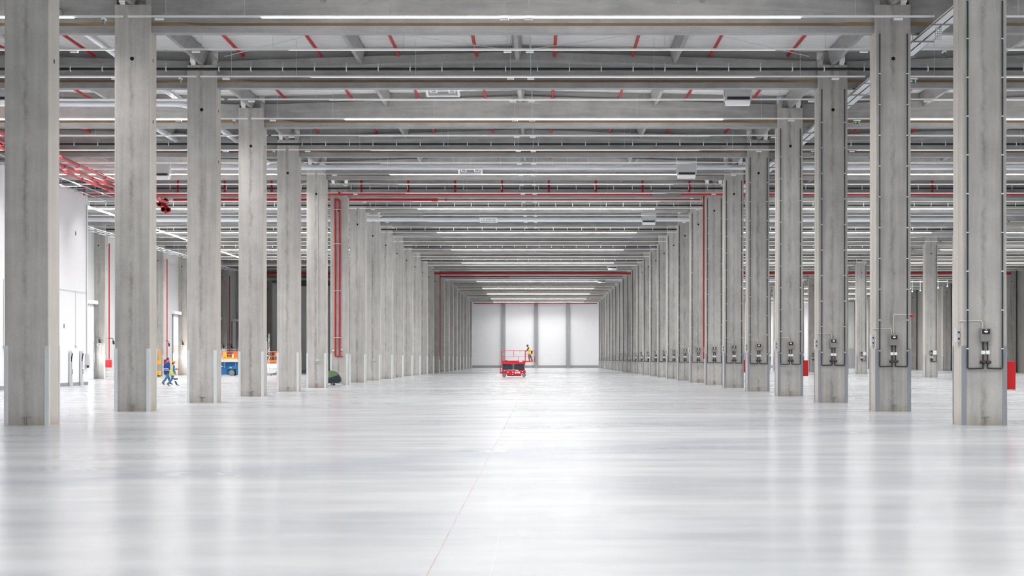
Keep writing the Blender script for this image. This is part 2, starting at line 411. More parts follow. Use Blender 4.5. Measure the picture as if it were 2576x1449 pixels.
for a,(x0,x1,ds) in AIS.items():
    rng={'A':range(0,25),'B':range(1,19),'C':range(1,25),'D':range(8,25)}[a]
    for k,i in enumerate(rng):
        lab='grey concrete roof beam, %s from the camera %s'%(ORD[k+1],ds)
        loc=((x0+x1)/2,yi(i)+.54,0)
        if a not in beamp:
            t=thing('roof_beam',lab,'beam',loc,group='roof beams '+ds)
            LL=x1-x0-1.1
            beam_mb(LL).build('beam_web',[M['beam'],M['dust']],t,merge=1e-4); infill_mb(LL).build('closure_strip',M['infill'],t)
            beamp[a]=t
        else: dup(beamp[a],loc,lab)
# round web plugs on beams of the dock aisle
for px,py,i,nm in ((162,281,3,'beside the first guarded column'),(160,172,2,'over the dark ceiling pipe'),(430,553,8,'below the red valve cluster'),(545,536,7,'seen beyond the third guarded column')):
    p=at(px,py,yi(i)+.43)
    o=MB().cyl((p.x,p.y,p.z),(p.x,p.y+.08,p.z),.17,20).build('web_plug',M['infill']); tag(o,'round grey plug in a concrete beam '+nm,'plug','round beam plugs')
# ---------------------------------------------------------------- purlins
def purlin_mb():
    b=MB(); b.prism([(-.07,12.84),(.07,12.84),(.19,13.33),(.19,13.385),(-.19,13.385),(-.19,13.33)],.11,11.89); return b
pur=None; cnt=0
for a in 'BAC':
    x0,x1,ds=AIS[a]
    for bay in range(0,6):
        for q in range(5 if a=='A' else 4):
            if a=='A' or q>0:
                x=x0+ (x1-x0)*q/4; dz=.22*(1-abs(x-(x0+x1)/2)/12)
                if q in (0,4): dz=0
                lab='%s concrete purlin in bay %s %s'%(['column-line','west','ridge','east','boxed column'][q],['one','two','three','four','five','six'][bay],ds)
                loc=(x,yi(bay)+.54,dz)
                if pur is None:
                    pur=purlin_mb().build('roof_purlin',M['purlin'],None,loc); tag(pur,lab,'purlin','concrete purlins')
                else: dup(pur,loc,lab)
for k,(pa,pb,nm) in enumerate((((1030,90),(1268,124),'middle bay, west of the ridge'),((1332,124),(1575,90),'middle bay, east of the ridge'),((1812,90),(2035,142),'next to the boxed columns'),((565,142),(775,90),'next to the guarded columns'),((1160,98),(1196,118),'short stub beside the ridge'))):
    o=MB().tube([at(pa[0],pa[1],66.5),at(pb[0],pb[1],68.0)],.012,6).build('bracing_wire',M['wire']); tag(o,'thin slanting bracing wire under the white roof, '+nm,'wire','roof bracing wires')
# red sprinkler branch pipes under the roof, with drops to the main pipe
ZM=12.14; YM=12*9.8
def branch(x,lab):
    t=thing('sprinkler_branch',lab,'pipe',(x,0,0),group='red sprinkler branch pipes')
    for k in range(6):
        MB().tube([(0,yi(k)+.7 if k else 44,13.25),(0,yi(k+1)+.38,13.25)],.06,8).build('pipe_length',M['red'],t)
    MB().tube([(0,YM,13.3),(0,YM,ZM+.05)],.07,10).build('drop_pipe',M['red'],t)
    return t
p0=None
for k in range(8):
    x=-11.35+2.975*k
    lab='red sprinkler branch pipe under the roof of the central aisle, %s from the west'%ORD[k+1]
    if p0 is None: p0=branch(x,lab)
    else: dup(p0,(x,0,0),lab)
for k in range(7): dup(p0,(-34.9+2.975*k,0,0),'red sprinkler branch pipe over the dock aisle, %s from the west'%ORD[k+1])
for k in range(7): dup(p0,(13.0+2.975*k,0,0),'red sprinkler branch pipe over the aisle behind the detection boxes, %s from the west'%ORD[k+1])
def hpipe(name,x0,x1,y,z,r,mat,label,cat,n=14,group=None,flange=None):
    t=MB().tube([(x0,y,z),(x1,y,z)],r,n)
    if flange:
        for x in flange: t.cyl((x-.03,y,z),(x+.03,y,z),r*1.35,n)
    return tag(t.build(name,mat),label,cat,group)
hpipe('sprinkler_main',-36.5,7.1,YM,ZM,.10,M['red'],'thick red sprinkler main with drops above, crossing the central aisle to a blank end','pipe',flange=[7.06,-12.6,-30])
hpipe('sprinkler_main',8.95,57.5,YM,ZM,.10,M['red'],'thick red sprinkler main starting near the detection box columns and running east','pipe',flange=[8.99,14,30])
Y2=12*10.1
t=MB().tube([(-24.0,Y2,12.08),(-7.1,Y2,12.08)],.085,12).tube([(-7.1,Y2,12.08),(-6.7,Y2,12.08)],[.12,.12],12).cyl((-6.2,Y2,12.08),(-6.1,Y2,12.08),.10,12).tube([(-6.7,Y2,12.08),(10.45,Y2,12.08)],.03,8)
tag(t.build('sprinkler_feed',M['red']),'second red pipe lower down, thick then thin after its valve, across the central aisle','pipe')
hpipe('sprinkler_main',-36.5,57,12*18.7,12.02,.13,M['red'],'distant red sprinkler main crossing the aisles halfway to the end wall','pipe',flange=[-12.2,-3.8])
hpipe('sprinkler_feed',-12.3,-3.8,12*18.95,11.75,.07,M['red'],'short distant red feed pipe under the far sprinkler main','pipe')
hpipe('sprinkler_main',-12.3,10.5,12*28.4,11.9,.08,M['red'],'far red sprinkler main in front of the white end wall','pipe')
# risers
def riser(name,label,pts_list,loc=(0,0,0)):
    t=thing(name,label,'riser',loc)
    for pts in pts_list: MB().tube(pts,.05,10).build('riser_pipe',M['red'],t)
    return t
yr=yi(6)-.06
t=riser('sprinkler_riser','twin red riser pipes with gauges on a guarded column behind the floor scrubber',[[(-13.09,yr,11.9),(-13.09,yr,1.85)],[(-13.09,yr,11.82),(-12.84,yr,11.8),(-12.81,yr,11.7),(-12.81,yr,1.85)]])
for x,z,s in ((-13.09,2.2,-1),(-12.81,2.25,1)):
    MB().cyl((x+s*.13,yr-.03,z),(x+s*.13,yr+.0,z),.05,14).build('pressure_gauge',M['white'],t); MB().tube([(x,yr,z-.1),(x+s*.13,yr,z-.1),(x+s*.13,yr,z)],.012,6).build('gauge_stem',M['dark'],t)
for z in (3,6,9,11.2): MB().box(-13.17,yr-.06,z,-12.73,yr+.06,z+.03).build('pipe_bracket',M['white'],t)
MB().tube([(-13.12,yr,1.83),(-12.6,yr,1.83)],.035,8).build('drain_pipe',M['red'],t)
riser('sprinkler_riser','single red riser pipe down the edge of a detection box column',[[(10.47,yi(6)+.3,12.1),(10.47,yi(6)+.3,1.65)]])
riser('sprinkler_riser','distant red riser on a guarded column below the far sprinkler main',[[(-12.26,yi(15)+.4,12.0),(-12.26,yi(15)+.4,1.5)]])
# ---------------------------------------------------------------- light lines
HL=8.2; HLE=6.5                                  # the diffusers fill the middle of each line, the rest is blank trunking
def line_mb(x0,x1,lit):
    b=MB(); b.box(x0,-.032,12.066,x1,.032,12.118); return b
def diff_mb(x0,x1,lit):
    c=(x0+x1)/2; HL=min(8.2,(x1-x0)/2-1.5)
    return MB().box(c-HL,-.036 if lit else -.028,12.04 if lit else 12.052,c+HL,.036 if lit else .028,12.0655)
def lamp(t,x,y,z,sx,sy,power,spread,name='lamp'):
    l=bpy.data.lights.new(name,'AREA'); l.shape='RECTANGLE'; l.size=sx; l.size_y=sy; l.energy=power; l.color=(1,.99,.985); l.spread=math.radians(spread)
    o=bpy.data.objects.new(name,l); C.objects.link(o); o.location=(x,y,z); o.parent=t; return o
PW,PWL=190,330
SP={'E':(-28.8,-12.7),'A':(-12.55,12.0),'B':(-36.0,-12.7),'C':(12.55,35.4),'D':(35.6,57)}
protos={}
def light_proto(a,lit,detail):
    x0,x1=SP[a]; 
    t=thing('ceiling_light','x','light')
    line_mb(x0,x1,lit).build('trunking',M['white'],t)
    lamp(t,(x0+x1)/2,0,12.025,2*min(HL,(x1-x0)/2-1.5),.06,PWL if lit else PW,150 if lit else 120)  # dim lines also get an added lamp, evening out the hall light
    diff_mb(x0,x1,lit).build('diffuser',M['lit'] if lit else M['dim'],t)
    if detail:
        ws=[-11.4,-9.0,-4.6,-.35,-1.1,4.2,9.6] if a=='A' else [x0+2,(x0+x1)/2,x1-2]
        for q,x in enumerate(ws):
            MB().cyl((x,0,12.14),(x,0,13.5),.008 if q!=3 else .014,6).build('suspension_wire',M['wire'],t)
        bs=[-11.6,-1.1,-.35,10.9] if a=='A' else [x0+3,x1-3]
        for x in bs: MB().box(x-.13,-.06,11.98,x+.13,.06,12.04).build('joint_box',M['white'],t)
    return t
cnt={}
for k in range(-8,48):
    z=4.70+.5*k
    lit=(k%4==0 or k>46)
    if z*12>YEND-1: continue
    if k<-8: continue
    for a in 'ABCD':
        if a=='B' and z>16.2: continue
        if a=='D' and z<10.6: continue
        if a=='B' and k<0: continue
        det= (z<12.5 and a=='A') or (z<8 and a in 'BC')
        key=('E' if a=='B' and z<9.85 else a,lit,det and k>=0)
        cnt[a]=cnt.get(a,0)+1
        lab='%s white linear light, %s from the camera %s'%('lit' if lit else 'dim',ORD[cnt[a]],AIS[a][2])
        if key not in protos:
            t=light_proto(*key); protos[key]=t; t.location=(0,z*12,0); t['label']=lab; t['group']='ceiling lights '+AIS[a][2]
        else: dup(protos[key],(0,z*12,0),lab)
# lamp line along the dock aisle and cable trays there
t=thing('dock_light','long glowing light line running along the dock aisle past the white inner wall','light')
MB().box(-29.85,122,11.7,-29.78,196,11.78).build('trunking',M['white'],t)
MB().box(-29.84,122,11.67,-29.79,196,11.70).build('diffuser',M['lit'],t)
for y in (132,152,172,190): lamp(t,-29.8,y,11.64,.08,16,260,150)
for y in (124,136,148,160,172): MB().cyl((-29.8,y,11.78),(-29.8,y,13.4),.01,6).build('suspension_wire',M['wire'],t)
def tray(label,x0,x1,y0,y1,z,step,n=1,rod=None,mesh=True):
    t=thing('cable_tray',label,'cable tray')
    w=(x1-x0)/n
    for k in range(n):
        a=x0+k*w+.015; c=a+w-.03
        b=MB().box(a,y0,z,a+.015,y1,z+.07).box(c-.015,y0,z,c,y1,z+.07)
        if not mesh: b.box(a,y0,z,c,y1,z+.012)
        b.build('tray_channel',M['galv'] if mesh else M['lightgrey'],t)
    y=y0+.3; q=0
    while y<y1:
        MB().box(x0-.06,y,z-.04,x1+.06,y+.05,z-.0).build('cross_bar',M['bluegrey'] if mesh else M['bluegrey'],t); y+=step; q+=1
    if rod:
        y=y0+.3
        while y<y1:
            MB().cyl((x0-.03,y,z-.04),(x0-.03,y,13.4),.012,6).build('hanger_rod',M['wire'],t); y+=rod
    return t
tray('galvanised ladder cable tray below the red pipes over the dock aisle',-27.2,-26.1,60,116,11.5,1.5,1,3)
tray('galvanised cable tray along the dock facade columns',-34.2,-33.2,121,205,11.35,3.0,2,6)
tray('pale twin cable tray running along the row of detection box columns',11.95,12.55,47,200,11.84,3.0,2,6,mesh=False)
b=MB(); 
for k in range(9): 
    b.box(12.14,56.9,11.47+k*.06,12.32,56.915,11.495+k*.06)
for x in (12.14,12.20,12.26,12.31): b.box(x,56.9,11.45,x+.018,56.915,12.03)
p=at(2335,70,57)
tag(b.build('drop_tray',M['galv']),'short perforated cable tray hanging down behind the end of a linear light','cable tray')
# red pipes along the dock aisle with valve cluster
for k,(x,nm,z) in enumerate(((-24.0,'topmost',11.72),(-24.72,'middle',11.66),(-25.3,'lowest',11.60))):
    t=thing('fire_main',nm+' of three parallel red fire mains running along the dock aisle','pipe',group='parallel red fire mains')
    MB().tube([(x,40,z),(x,119.3,z)],.10,14).build('pipe_length',M['red'],t)
    for y in range(60,118,6): MB().tube([(x-.13,y,z+.02),(x-.09,y,z-.1),(x,y,z-.14),(x+.09,y,z-.1),(x+.13,y,z+.02)],.018,6).build('pipe_clamp',M['red'],t)
t=thing('valve_cluster','red flanged valve and elbow cluster at the end of the red fire mains','valve')
for (px,py,r) in ((418,505,.16),(412,527,.17),(424,528,.17),(403,515,.14)):
    p=at(px,py,119.5)
    MB().cyl((p.x,119.3,p.z),(p.x,119.36,p.z),r,16).cyl((p.x,119.5,p.z),(p.x,119.55,p.z),r,16).cyl((p.x,119.3,p.z),(p.x,119.7,p.z),r*.65,14).build('flange',M['red'],t)
p=at(412,512,119.6); q=at(424,530,119.6)
MB().tube([at(398,500,119.6),p,q,at(414,534,119.6)],.12,12).build('elbow',M['red'],t)
# dark green detection pipes across the aisles
def detpipe(zb,lab,rng,det):
    y=zb*12; zz=12.40
    t=thing('black_pipe',lab,'pipe',group='dark green ceiling pipes')
    for (x0,x1) in rng:
        MB().tube([(x0,y,zz),(x1,y,zz)],.055,10).build('pipe_length',M['blackpipe'],t)
        x=x0+.9; 
        while x<x1 and det:
            MB().box(x-.02,y-.07,zz-.075,x+.02,y+.07,zz+.075).box(x-.006,y-.006,zz+.07,x+.006,y+.008,zz+.24).build('pipe_hanger',M['clip'],t); x+=1.18
        if not det:
            b=MB(); x=x0+.9
            while x<x1: b.box(x-.02,y-.06,zz-.06,x+.02,y+.06,zz+.2); x+=1.18
            h=b.build('pipe_hanger',M['clip'],t); h['kind']='stuff'
    return t
for k,(zb,det) in enumerate(((5.72,1),(7.72,1),(9.72,0),(10.8,0),(12.8,0),(14.8,0),(16.8,0))):
    detpipe(zb,'thin dark green pipe on pale hangers across the whole ceiling, %s from the camera'%ORD[k+1],[(-36,-12.8),(-12.8,11.1),(11.1,35)],det)
# silver ducts
def duct(pts,r,label):
    return tag(MB().tube(pts,r,18).build('ceiling_duct',M['silver']),label,'duct','silver air ducts')
duct([(-36,6.4*12,12.28),(-15.3,6.4*12,12.28),(-14.9,6.4*12+.15,12.28),(-14.75,6.4*12+.7,12.3)],.155,'bright silver air duct across the dock aisle with an elbow at its end')
duct([(-15.3,48,12.66),(-15.3,104,12.66)],.13,'silver air duct running lengthwise through the beams of the dock aisle')
duct([(-18.3,82,12.66),(-18.3,93,12.66)],.13,'short silver air duct lengthwise beside the longer one in the dock aisle')
for k,(zb,zz) in enumerate(((8.6,12.32),(11.62,12.15),(17.3,12.2),(20.3,12.1))):
    t=thing('ceiling_duct','silver air duct across the ceiling with grey hangers, %s from the camera'%ORD[k+1],'duct',group='silver air ducts across the hall')
    y=zb*12
    for (x0,x1) in ((-36,-12.9),(-12.9,11.0),(11.0,35)):
        MB().tube([(x0,y,zz),(x1,y,zz)],.125,16).build('duct_length',M['silver'],t)
    if k==0:
        for x in (-8.5,-6.2,-3.9,-2.2,-1.2,-.2,.7,1.5,2.7,5.4,8,16,19,22,-20,-26): MB().cyl((x,y,zz+.1),(x,y,13.45),.012,6).build('duct_hanger',M['wire'],t)
        MB().box(-12,y-.05,zz-.34,10.6,y+.0,zz-.24).build('grille_strip',M['bluegrey'],t)
# heater units
def heater(label,loc):
    t=thing('ceiling_heater',label,'heater',loc,group='white ceiling heaters')
    MB().bbox(-.52,-.3,.16,.52,.3,.95,.02).build('housing',M['lightgrey'],t)
    MB().box(-.44,-.32,.2,.44,-.3,.30).build('air_slot',M['dark'],t)
    MB().prismx([(-.34,.16),(.3,.16),(.16,.0),(-.22,.0)],-.47,.47).build('outlet_hood',M['white'],t)
    for sx in (-1,1): MB().box(sx*.54-.02,-.05,.3,sx*.54+.02,.05,1.6).build('hanger',M['white'],t)
    a=MB()
    for k in range(9):
        an=-1.2+k*.32; a.cbox((-.532,-.1+.06*math.cos(an),.55+.09*math.sin(an)),(.012,.035,.04))
    a.cbox((-.532,-.14,.42),(.012,.05,.05)); a.build('red_mark',M['mark'],t)
    return t
h0=heater('white ceiling heater with a dark slot, first from the camera in the central aisle',(7.8,6.1*12,11.68))
for k,zb in enumerate((8.55,11.5,17.3,20.3)): dup(h0,(8.05,zb*12-.6,11.60),'white ceiling heater with a dark slot, %s from the camera in the central aisle'%ORD[k+2])
dup(h0,(-21.45,6.1*12,11.68),'white ceiling heater at the west edge of view beyond the first guarded column')
dup(h0,(-20.9,8.5*12,11.55),'white ceiling heater over the dock aisle between the second and third guarded columns')
def diffuser(label,loc):
    t=thing('air_outlet',label,'air outlet',loc,group='white ceiling air outlets')
    MB().tube([(-.62,-.5,.2),(-.62,.4,0),(.62,.4,0),(.62,-.5,.2),(-.62,-.5,.2)],.06,8).build('outlet_frame',M['white'],t)
    for x in (-.36,.36): MB().tube([(x-.12,.2,.1),(x+.12,.2,.1),(x+.12,-.3,.2),(x-.12,-.3,.2),(x-.12,.2,.1)],.035,8).build('ring',M['white'],t)
    MB().box(-.6,-.3,.2,.6,.3,.24).build('back_plate',M['lightgrey'],t)
    return t
d0=diffuser('white framed air outlet under the roof, first from the camera in the central aisle',(-3.85,6.1*12,12.12))
for k,zb in enumerate((8.5,11.5)): dup(d0,(-3.85,zb*12,11.9),'white framed air outlet under the roof, %s from the camera in the central aisle'%ORD[k+2])
# ---------------------------------------------------------------- exit signs
def exit_sign(label,loc,rz):
    t=thing('exit_sign',label,'exit sign',loc,rz,group='green exit signs')
    MB().box(-.15,-.05,0,.15,.05,.05).build('sign_body',M['white'],t)
    MB().box(-.12,-.012,-.13,.12,.012,0).build('sign_plate',M['exit'],t)
    b=MB()
    for y in (-.0135,):
        b.prism([(-.11,-.065),(-.06,-.015),(-.06,-.05),(-.015,-.05),(-.015,-.08),(-.06,-.08),(-.06,-.115)],y-.001,y+.002)
        b.prism([(.06,-.02),(.11,-.02),(.11,-.115),(.06,-.115)],y-.001,y+.002)
    b.build('arrow_and_door',M['white'],t)
    b=MB(); b.prism([(.075,-.04),(.09,-.04),(.088,-.07),(.1,-.1),(.085,-.085),(.072,-.105),(.078,-.07)],-.0165,-.0145); b.build('running_figure',M['exit'],t)
    return t
e0=exit_sign('green exit sign with arrow, nearest one, hanging just right of the second piped column',(13.77,5.7*12,11.98),0)
dup(e0,(13.75,6.7*12,11.98),'green exit sign with arrow hanging between the second and third piped columns')
dup(e0,(13.65,7.7*12,11.98),'green exit sign with arrow half hidden behind the third piped column')
for k,zb in enumerate((4.7,5.7,6.7,7.7)): dup(e0,(-13.28,zb*12,11.98),'small green exit sign seen edge-on over the guarded row, %s from the camera'%ORD[k+1],rotz=PI/2)
dup(e0,(13.6,5.2*12,11.98),'small green exit sign seen edge-on behind the first detection box column',rotz=PI/2)
# ---------------------------------------------------------------- smoke detection units on the right columns
def det_unit(label,loc):
    t=thing('smoke_detector_unit',label,'control box',loc,group='detection units on columns')
    hs=MB().bbox(-.13,-.16,2.09,.13,-.01,2.43,.012).build('housing',M['grey'],t)
    MB().box(-.095,-.166,2.28,.095,-.158,2.40).build('display',M['screen'],t)
    b=MB()
    for x,z in ((-.028,2.345),(.028,2.345),(0,2.33)): b.cyl((x,-.172,z),(x,-.165,z),.017,10)
    b.build('indicator_lamp',M['amber'],t)
    MB().cyl((0,-.172,2.385),(0,-.165,2.385),.010,8).build('status_lamp',M['greenled'],t)
    for sx in (-1,1):
        x=sx*.055; X=sx*.435
        MB().tube([(x,-.08,2.1),(x,-.08,1.52),(x,-.08,1.425),(X*.95,-.06,1.42),(X,-.05,1.44),(X,-.05,11.9)],.021,8).build('sampling_pipe',M['pipe'],t)
        MB().bbox(x-.047,-.13,1.775,x+.047,-.03,1.87,.012).build('filter_box',M['white'],t)
        MB().tube([(x-sx*.02,-.09,1.58),(x+sx*.085,-.1,1.58)],[.05,.035],10).ell((x,-.1,1.58),(.055,.05,.06)).build('valve',M['dark'],t)
        MB().box(x-.012,-.16,1.575,x+.03,-.14,1.59).build('valve_lever',M['mark'],t)
        for z in [1.9+k*.97 for k in range(10)]:
            MB().box(X-.026,-.075,z,X+.026,-.014,z+.03).build('pipe_clip',M['clip'],t)
    MB().tube([(-.06,-.05,2.42),(-.06,-.05,2.56),(-.1,-.03,2.62),(-.57,-.03,2.62),(-.575,.3,2.6)],.013,6).build('conduit',M['conduit'],t)
    return t
lab='grey detection unit with amber lights on the %s column of the piped row'
u0=det_unit(lab%ORD[1],(XR,yi(0),0))
for i in range(1,25): 
    if i<12: dup(u0,(XR,yi(i),0),lab%ORD[i+1])
# further units: one lighter variant without clips
def det_unit_far(label,loc,cab):
    t=thing('smoke_detector_unit',label,'control box',loc,group='distant detection units')
    MB().box(-.16,-.16,2.09,.1,-.01,2.43).build('housing',M['grey'],t)
    MB().box(-.1,-.166,2.28,.06,-.158,2.40).build('display',M['screen'],t)
    for x in ((-.055,.055)): 
        MB().box(x-.047,-.13,1.775,x+.047,-.03,1.87).build('filter_box',M['white'],t)
        MB().ell((x,-.1,1.58),(.09,.05,.06)).build('valve',M['dark'],t)
    MB().tube([(.0,-.08,2.1),(.0,-.08,1.425),(.43,-.05,1.42),(.435,-.05,11.9)],.025,8).build('sampling_pipe',M['pipe'],t)
    if cab: MB().box(.12,-.2,2.05,.42,-.01,2.42).build('switch_box',M['white'],t)
    else: MB().tube([(.0,-.08,1.425),(-.43,-.05,1.42),(-.435,-.05,11.9)],.025,8).build('sampling_pipe',M['pipe'],t)
    return t
f0=det_unit_far(lab%ORD[13],(XR,yi(12),0),False)
for i in range(13,25): dup(f0,(XR,yi(i),0),lab%ORD[i+1])
g0=det_unit_far('grey detection unit with white box beside it, first from the camera in the second row',(XR2,yi(10),0),True)
for k,i in enumerate(range(11,22)): dup(g0,(XR2,yi(i),0),'grey detection unit with white box beside it, %s from the camera in the second row'%ORD[k+2])
# switch cabinets on the inner faces
def switchbox(label,loc):
    t=thing('switch_cabinet',label,'switch box',loc,group='white switch boxes on columns')
    MB().bbox(-.10,.22,2.08,-.0,.52,2.44,.008).build('housing',M['lightgrey'],t)
    for z in (2.17,2.33): MB().cbox((-.045,.213,z),(.04,.016,.045)).build('switch',M['dark'],t)
    MB().tube([(-.05,.3,2.44),(-.05,.3,11.8)],.012,6).build('conduit',M['conduit'],t)
    return t
sl='white switch box with two dark switches on the side of the %s piped column'
s0=switchbox(sl%ORD[1],(XR-HW,yi(0),0))
for i in range(1,16): dup(s0,(XR-HW,yi(i),0),sl%ORD[i+1])
# red extinguisher cabinets
def redcab(label,loc):
    t=thing('extinguisher_cabinet',label,'cabinet',loc,group='red extinguisher cabinets')
    MB().bbox(.012,.12,.89,.26,.40,1.60,.01).build('housing',M['redbox'],t)
    MB().box(.03,.112,.92,.245,.12,1.57).build('door',M['redbox'],t)
    return t
r0=redcab('red extinguisher cabinet on the first piped column, largest in view',(XR+HW,yi(0),0))
dup(r0,(XR+HW,yi(3),0),'red extinguisher cabinet on the fourth piped column'); dup(r0,(XR+HW,yi(5),0),'red extinguisher cabinet half hidden beside the sixth piped column')
p=at(2536,908,yi(0)+.3)
t=thing('green_bottle','small green bottle with white cap standing on the largest red cabinet','bottle',(XR+HW+.06,yi(0)+.26,1.60))
MB().tube([(0,0,0),(0,0,.12),(0,0,.17),(0,0,.2)],[.032,.032,.014,.012],10).build('bottle_body',M['green'],t); MB().cyl((0,0,.2),(0,0,.23),.015,8).build('cap',M['white'],t)
t=thing('alarm_siren','small red alarm siren on a conduit at the second piped column','siren')
q=at(2293,793,yi(1)+.1)
MB().tube([(XR-.0,yi(1)-.03,2.43),(XR-.0,yi(1)-.03,3.0),(XR+.04,yi(1)-.03,3.06),(q.x-.03,yi(1)-.03,3.06)],.013,6).build('conduit',M['conduit'],t)
MB().ell((q.x,yi(1)+.05,q.z+.0),(.05,.07,.06)).cyl((q.x-.04,yi(1)+.05,q.z),(q.x,yi(1)+.05,q.z),.065,14).build('siren_body',M['redbox'],t)
# sockets with conduits on two guarded columns
for i,nm in ((5,'on the guarded column before the floor scrubber'),(8,'on the guarded column two bays past the red risers')):
    t=thing('wall_socket','small power socket with conduit '+nm,'socket',(XL,yi(i),0))
    MB().tube([(.08,-.03,1.62),(.08,-.03,11.6)],.014,6).build('conduit',M['conduit'],t); MB().bbox(.0,-.09,1.44,.17,-.0,1.64,.01).build('socket_body',M['lightgrey'],t); MB().cyl((.05,-.1,1.5),(.05,-.085,1.5),.025,10).cyl((.12,-.1,1.5),(.12,-.085,1.5),.025,10).build('outlet',M['dark'],t)
# ---------------------------------------------------------------- inner white wall fittings
for k,(px,nm) in enumerate(((174,'first'),(201,'second'))):
    Y=-29.0*F/(px-VX)
    t=thing('steel_upright','galvanised steel upright with dark arm against the white inner wall, %s of two'%nm,'upright',(-28.95,Y,0))
    MB().box(0,-.16,0,.1,-.10,2.15).box(0,.10,0,.1,.16,2.15).box(.0,-.1,0,.02,.1,2.15).build('post',M['galv'],t)
    MB().box(0,-.18,0,.14,.18,.35).build('base_shoe',M['galv'],t)
    MB().bar((.12,-.12,1.62),(.12,.15,2.0),.05,.06).bar((.12,-.12,1.5),(.12,-.10,1.8),.05,.05).build('arm',M['dark'],t)
    for z in (.8,.95): MB().cbox((.1,.17,z),(.05,.05,.1)).build('latch',M['dark'],t)
def onwall(px,py): 
    Y=-29.0*F/(px-VX); return Y,HC+(VY-py)*Y/F
for px,py,nm in ((161,820,'lower'),(190,587,'upper')):
    Y,z=onwall(px,py); o=MB().ell((-28.99,Y,z),(.03,.12,.15),14).build('wall_vent',M['grey']); tag(o,nm+' dark oval vent on the white inner wall','vent')
t=thing('wall_switch','small grey switch at the end of a hanging conduit on the white inner wall','switch')
Y,z=onwall(189,872); Y2_,z2=onwall(189,733)
MB().cyl((-28.97,Y,z),(-28.97,Y,z2),.014,6).build('conduit',M['conduit'],t); MB().box(-29.0,Y-.08,z-.08,-28.9,Y+.08,z+.08).build('switch_body',M['lightgrey'],t); MB().tube([(-28.97,Y-12,z2+.0),(-28.97,118.7,z2)],.014,6).build('conduit',M['conduit'],t)
t=thing('electrical_box','pale electrical box at the corner of the white inner wall','electrical box')
MB().bbox(-29.0,118.0,1.25,-28.78,118.5,2.0,.03).build('box_body',M['lightgrey'],t); MB().box(-28.9,118.05,1.1,-28.8,118.3,1.25).build('connector',M['dark'],t); MB().cyl((-28.96,118.3,2.0),(-28.96,118.3,11.5),.03,8).build('conduit',M['conduit'],t)
Y,z=onwall(8,870)
t=thing('wall_switch','grey conduit with switch on the white wall left of the first guarded column','switch'); MB().cyl((-28.97,Y,z),(-28.97,Y,z+3.6),.02,6).build('conduit',M['conduit'],t); MB().box(-29.0,Y-.1,z-.15,-28.9,Y+.1,z).build('switch_body',M['lightgrey'],t)
# ---------------------------------------------------------------- dock doors, lamps, hose cabinets along the facade
XW=XF-.35
def dock_door(label,y0,y1,mat):
    t=thing('sectional_gate',label,'door',group='dock doors')
    n=4; h=3.0/n
    for k in range(n):
        if k==2: 
            MB().box(XW,y0,k*h+.02,XW+.03,y0+.25,k*h+h).box(XW,y1-.25,k*h+.02,XW+.03,y1,k*h+h).build('window_frame',mat,t)
            MB().box(XW+.005,y0+.25,k*h+.02,XW+.025,y1-.25,k*h+h-.02).build('window_pane',M['window'],t)
        else: MB().box(XW,y0,k*h+.01,XW+.04,y1,k*h+h-.01).build('door_section',mat,t)
    for y in (y0-.1,y1): MB().box(XW,y,0,XW+.12,y+.1,6.2).build('guide_rail',M['bluegrey'],t)
    MB().box(XW,y0-.3,6.2,XW+.35,y1+.3,6.5).build('head_box',M['white'],t)
    MB().box(XW,y0,3.02,XW+.05,y1,6.15).build('upper_panel',M['white'],t)
    return t
dn=['nearest dock door, seen beside the white inner wall','dock door behind the second guarded column','dock door near the warm-lit wall behind the two walking workers','dock door behind the blue lift','dock door beyond the blue lift','distant dock door behind the scaffold']
for k,i in enumerate((9,10,12,13,14,15)):
    dock_door('white sectional %s'%dn[k],yi(i)-3.3,yi(i)-.35,M['warm_lit_white'] if i==12 else M['white'])
def dock_lamp(label,x,y,z):
    t=thing('dock_lamp',label,'lamp',(x,y,z),group='swivel dock lamps')
    MB().tube([(-.15,0,.3),(.32,-.08,.3)],.05,8).cyl((-.2,0,.3),(-.15,0,.3),.1,12).build('swivel_arm',M['bluegrey'],t)
    MB().tube([(.33,-.08,.28),(.36,-.08,.16)],.03,8).tube([(.36,-.08,.12),(.38,-.08,.05),(.42,-.08,-.22)],[.06,.085,.085],12).build('lamp_head',M['dark'],t)
    pts=[(.36+.15*math.cos(a/3.),-.08+.05*math.sin(a/5.),-.34+.11*math.sin(a/3.)) for a in range(0,40)]
    MB().tube(pts,.018,6).build('cable_coil',M['white'],t)
    return t
l0=dock_lamp('grey swivel dock lamp with cable coil beside the nearest dock door',XW+.1,yi(9)-.15,3.2)
dup(l0,(XF+HW+.05,yi(9)+1.2,3.1),'swivel dock lamp with dark head right behind the red hose cabinet column')
dup(l0,(XF+HW-.1,yi(11)+1.2,3.1),'swivel dock lamp above the walking workers beside the red pipe')
dup(l0,(XW+.1,yi(12)-.2,3.3),'swivel dock lamp with pink-lit coil near the warm-lit wall')
dup(l0,(XF-.2,yi(14)-.1,3.1),'swivel dock lamp over the left end of the blue lift')
dup(l0,(XF+HW,yi(14)+1.2,3.1),'swivel dock lamp beside the red pipe above the blue lift')
def hose(label,i):
    t=thing('hose_cabinet',label,'cabinet',(XF+HW,yi(i),0),group='red hose cabinets')
    MB().bbox(.02,.05,.95,.5,.28,1.6,.01).build('housing',M['redbox'],t); MB().box(.06,.038,1.0,.46,.05,1.55).build('door',M['redbox'],t)
    return t
hose('red hose cabinet on the facade column left of the second guarded column',9); hose('red hose cabinet behind the man in the blue jacket',11)
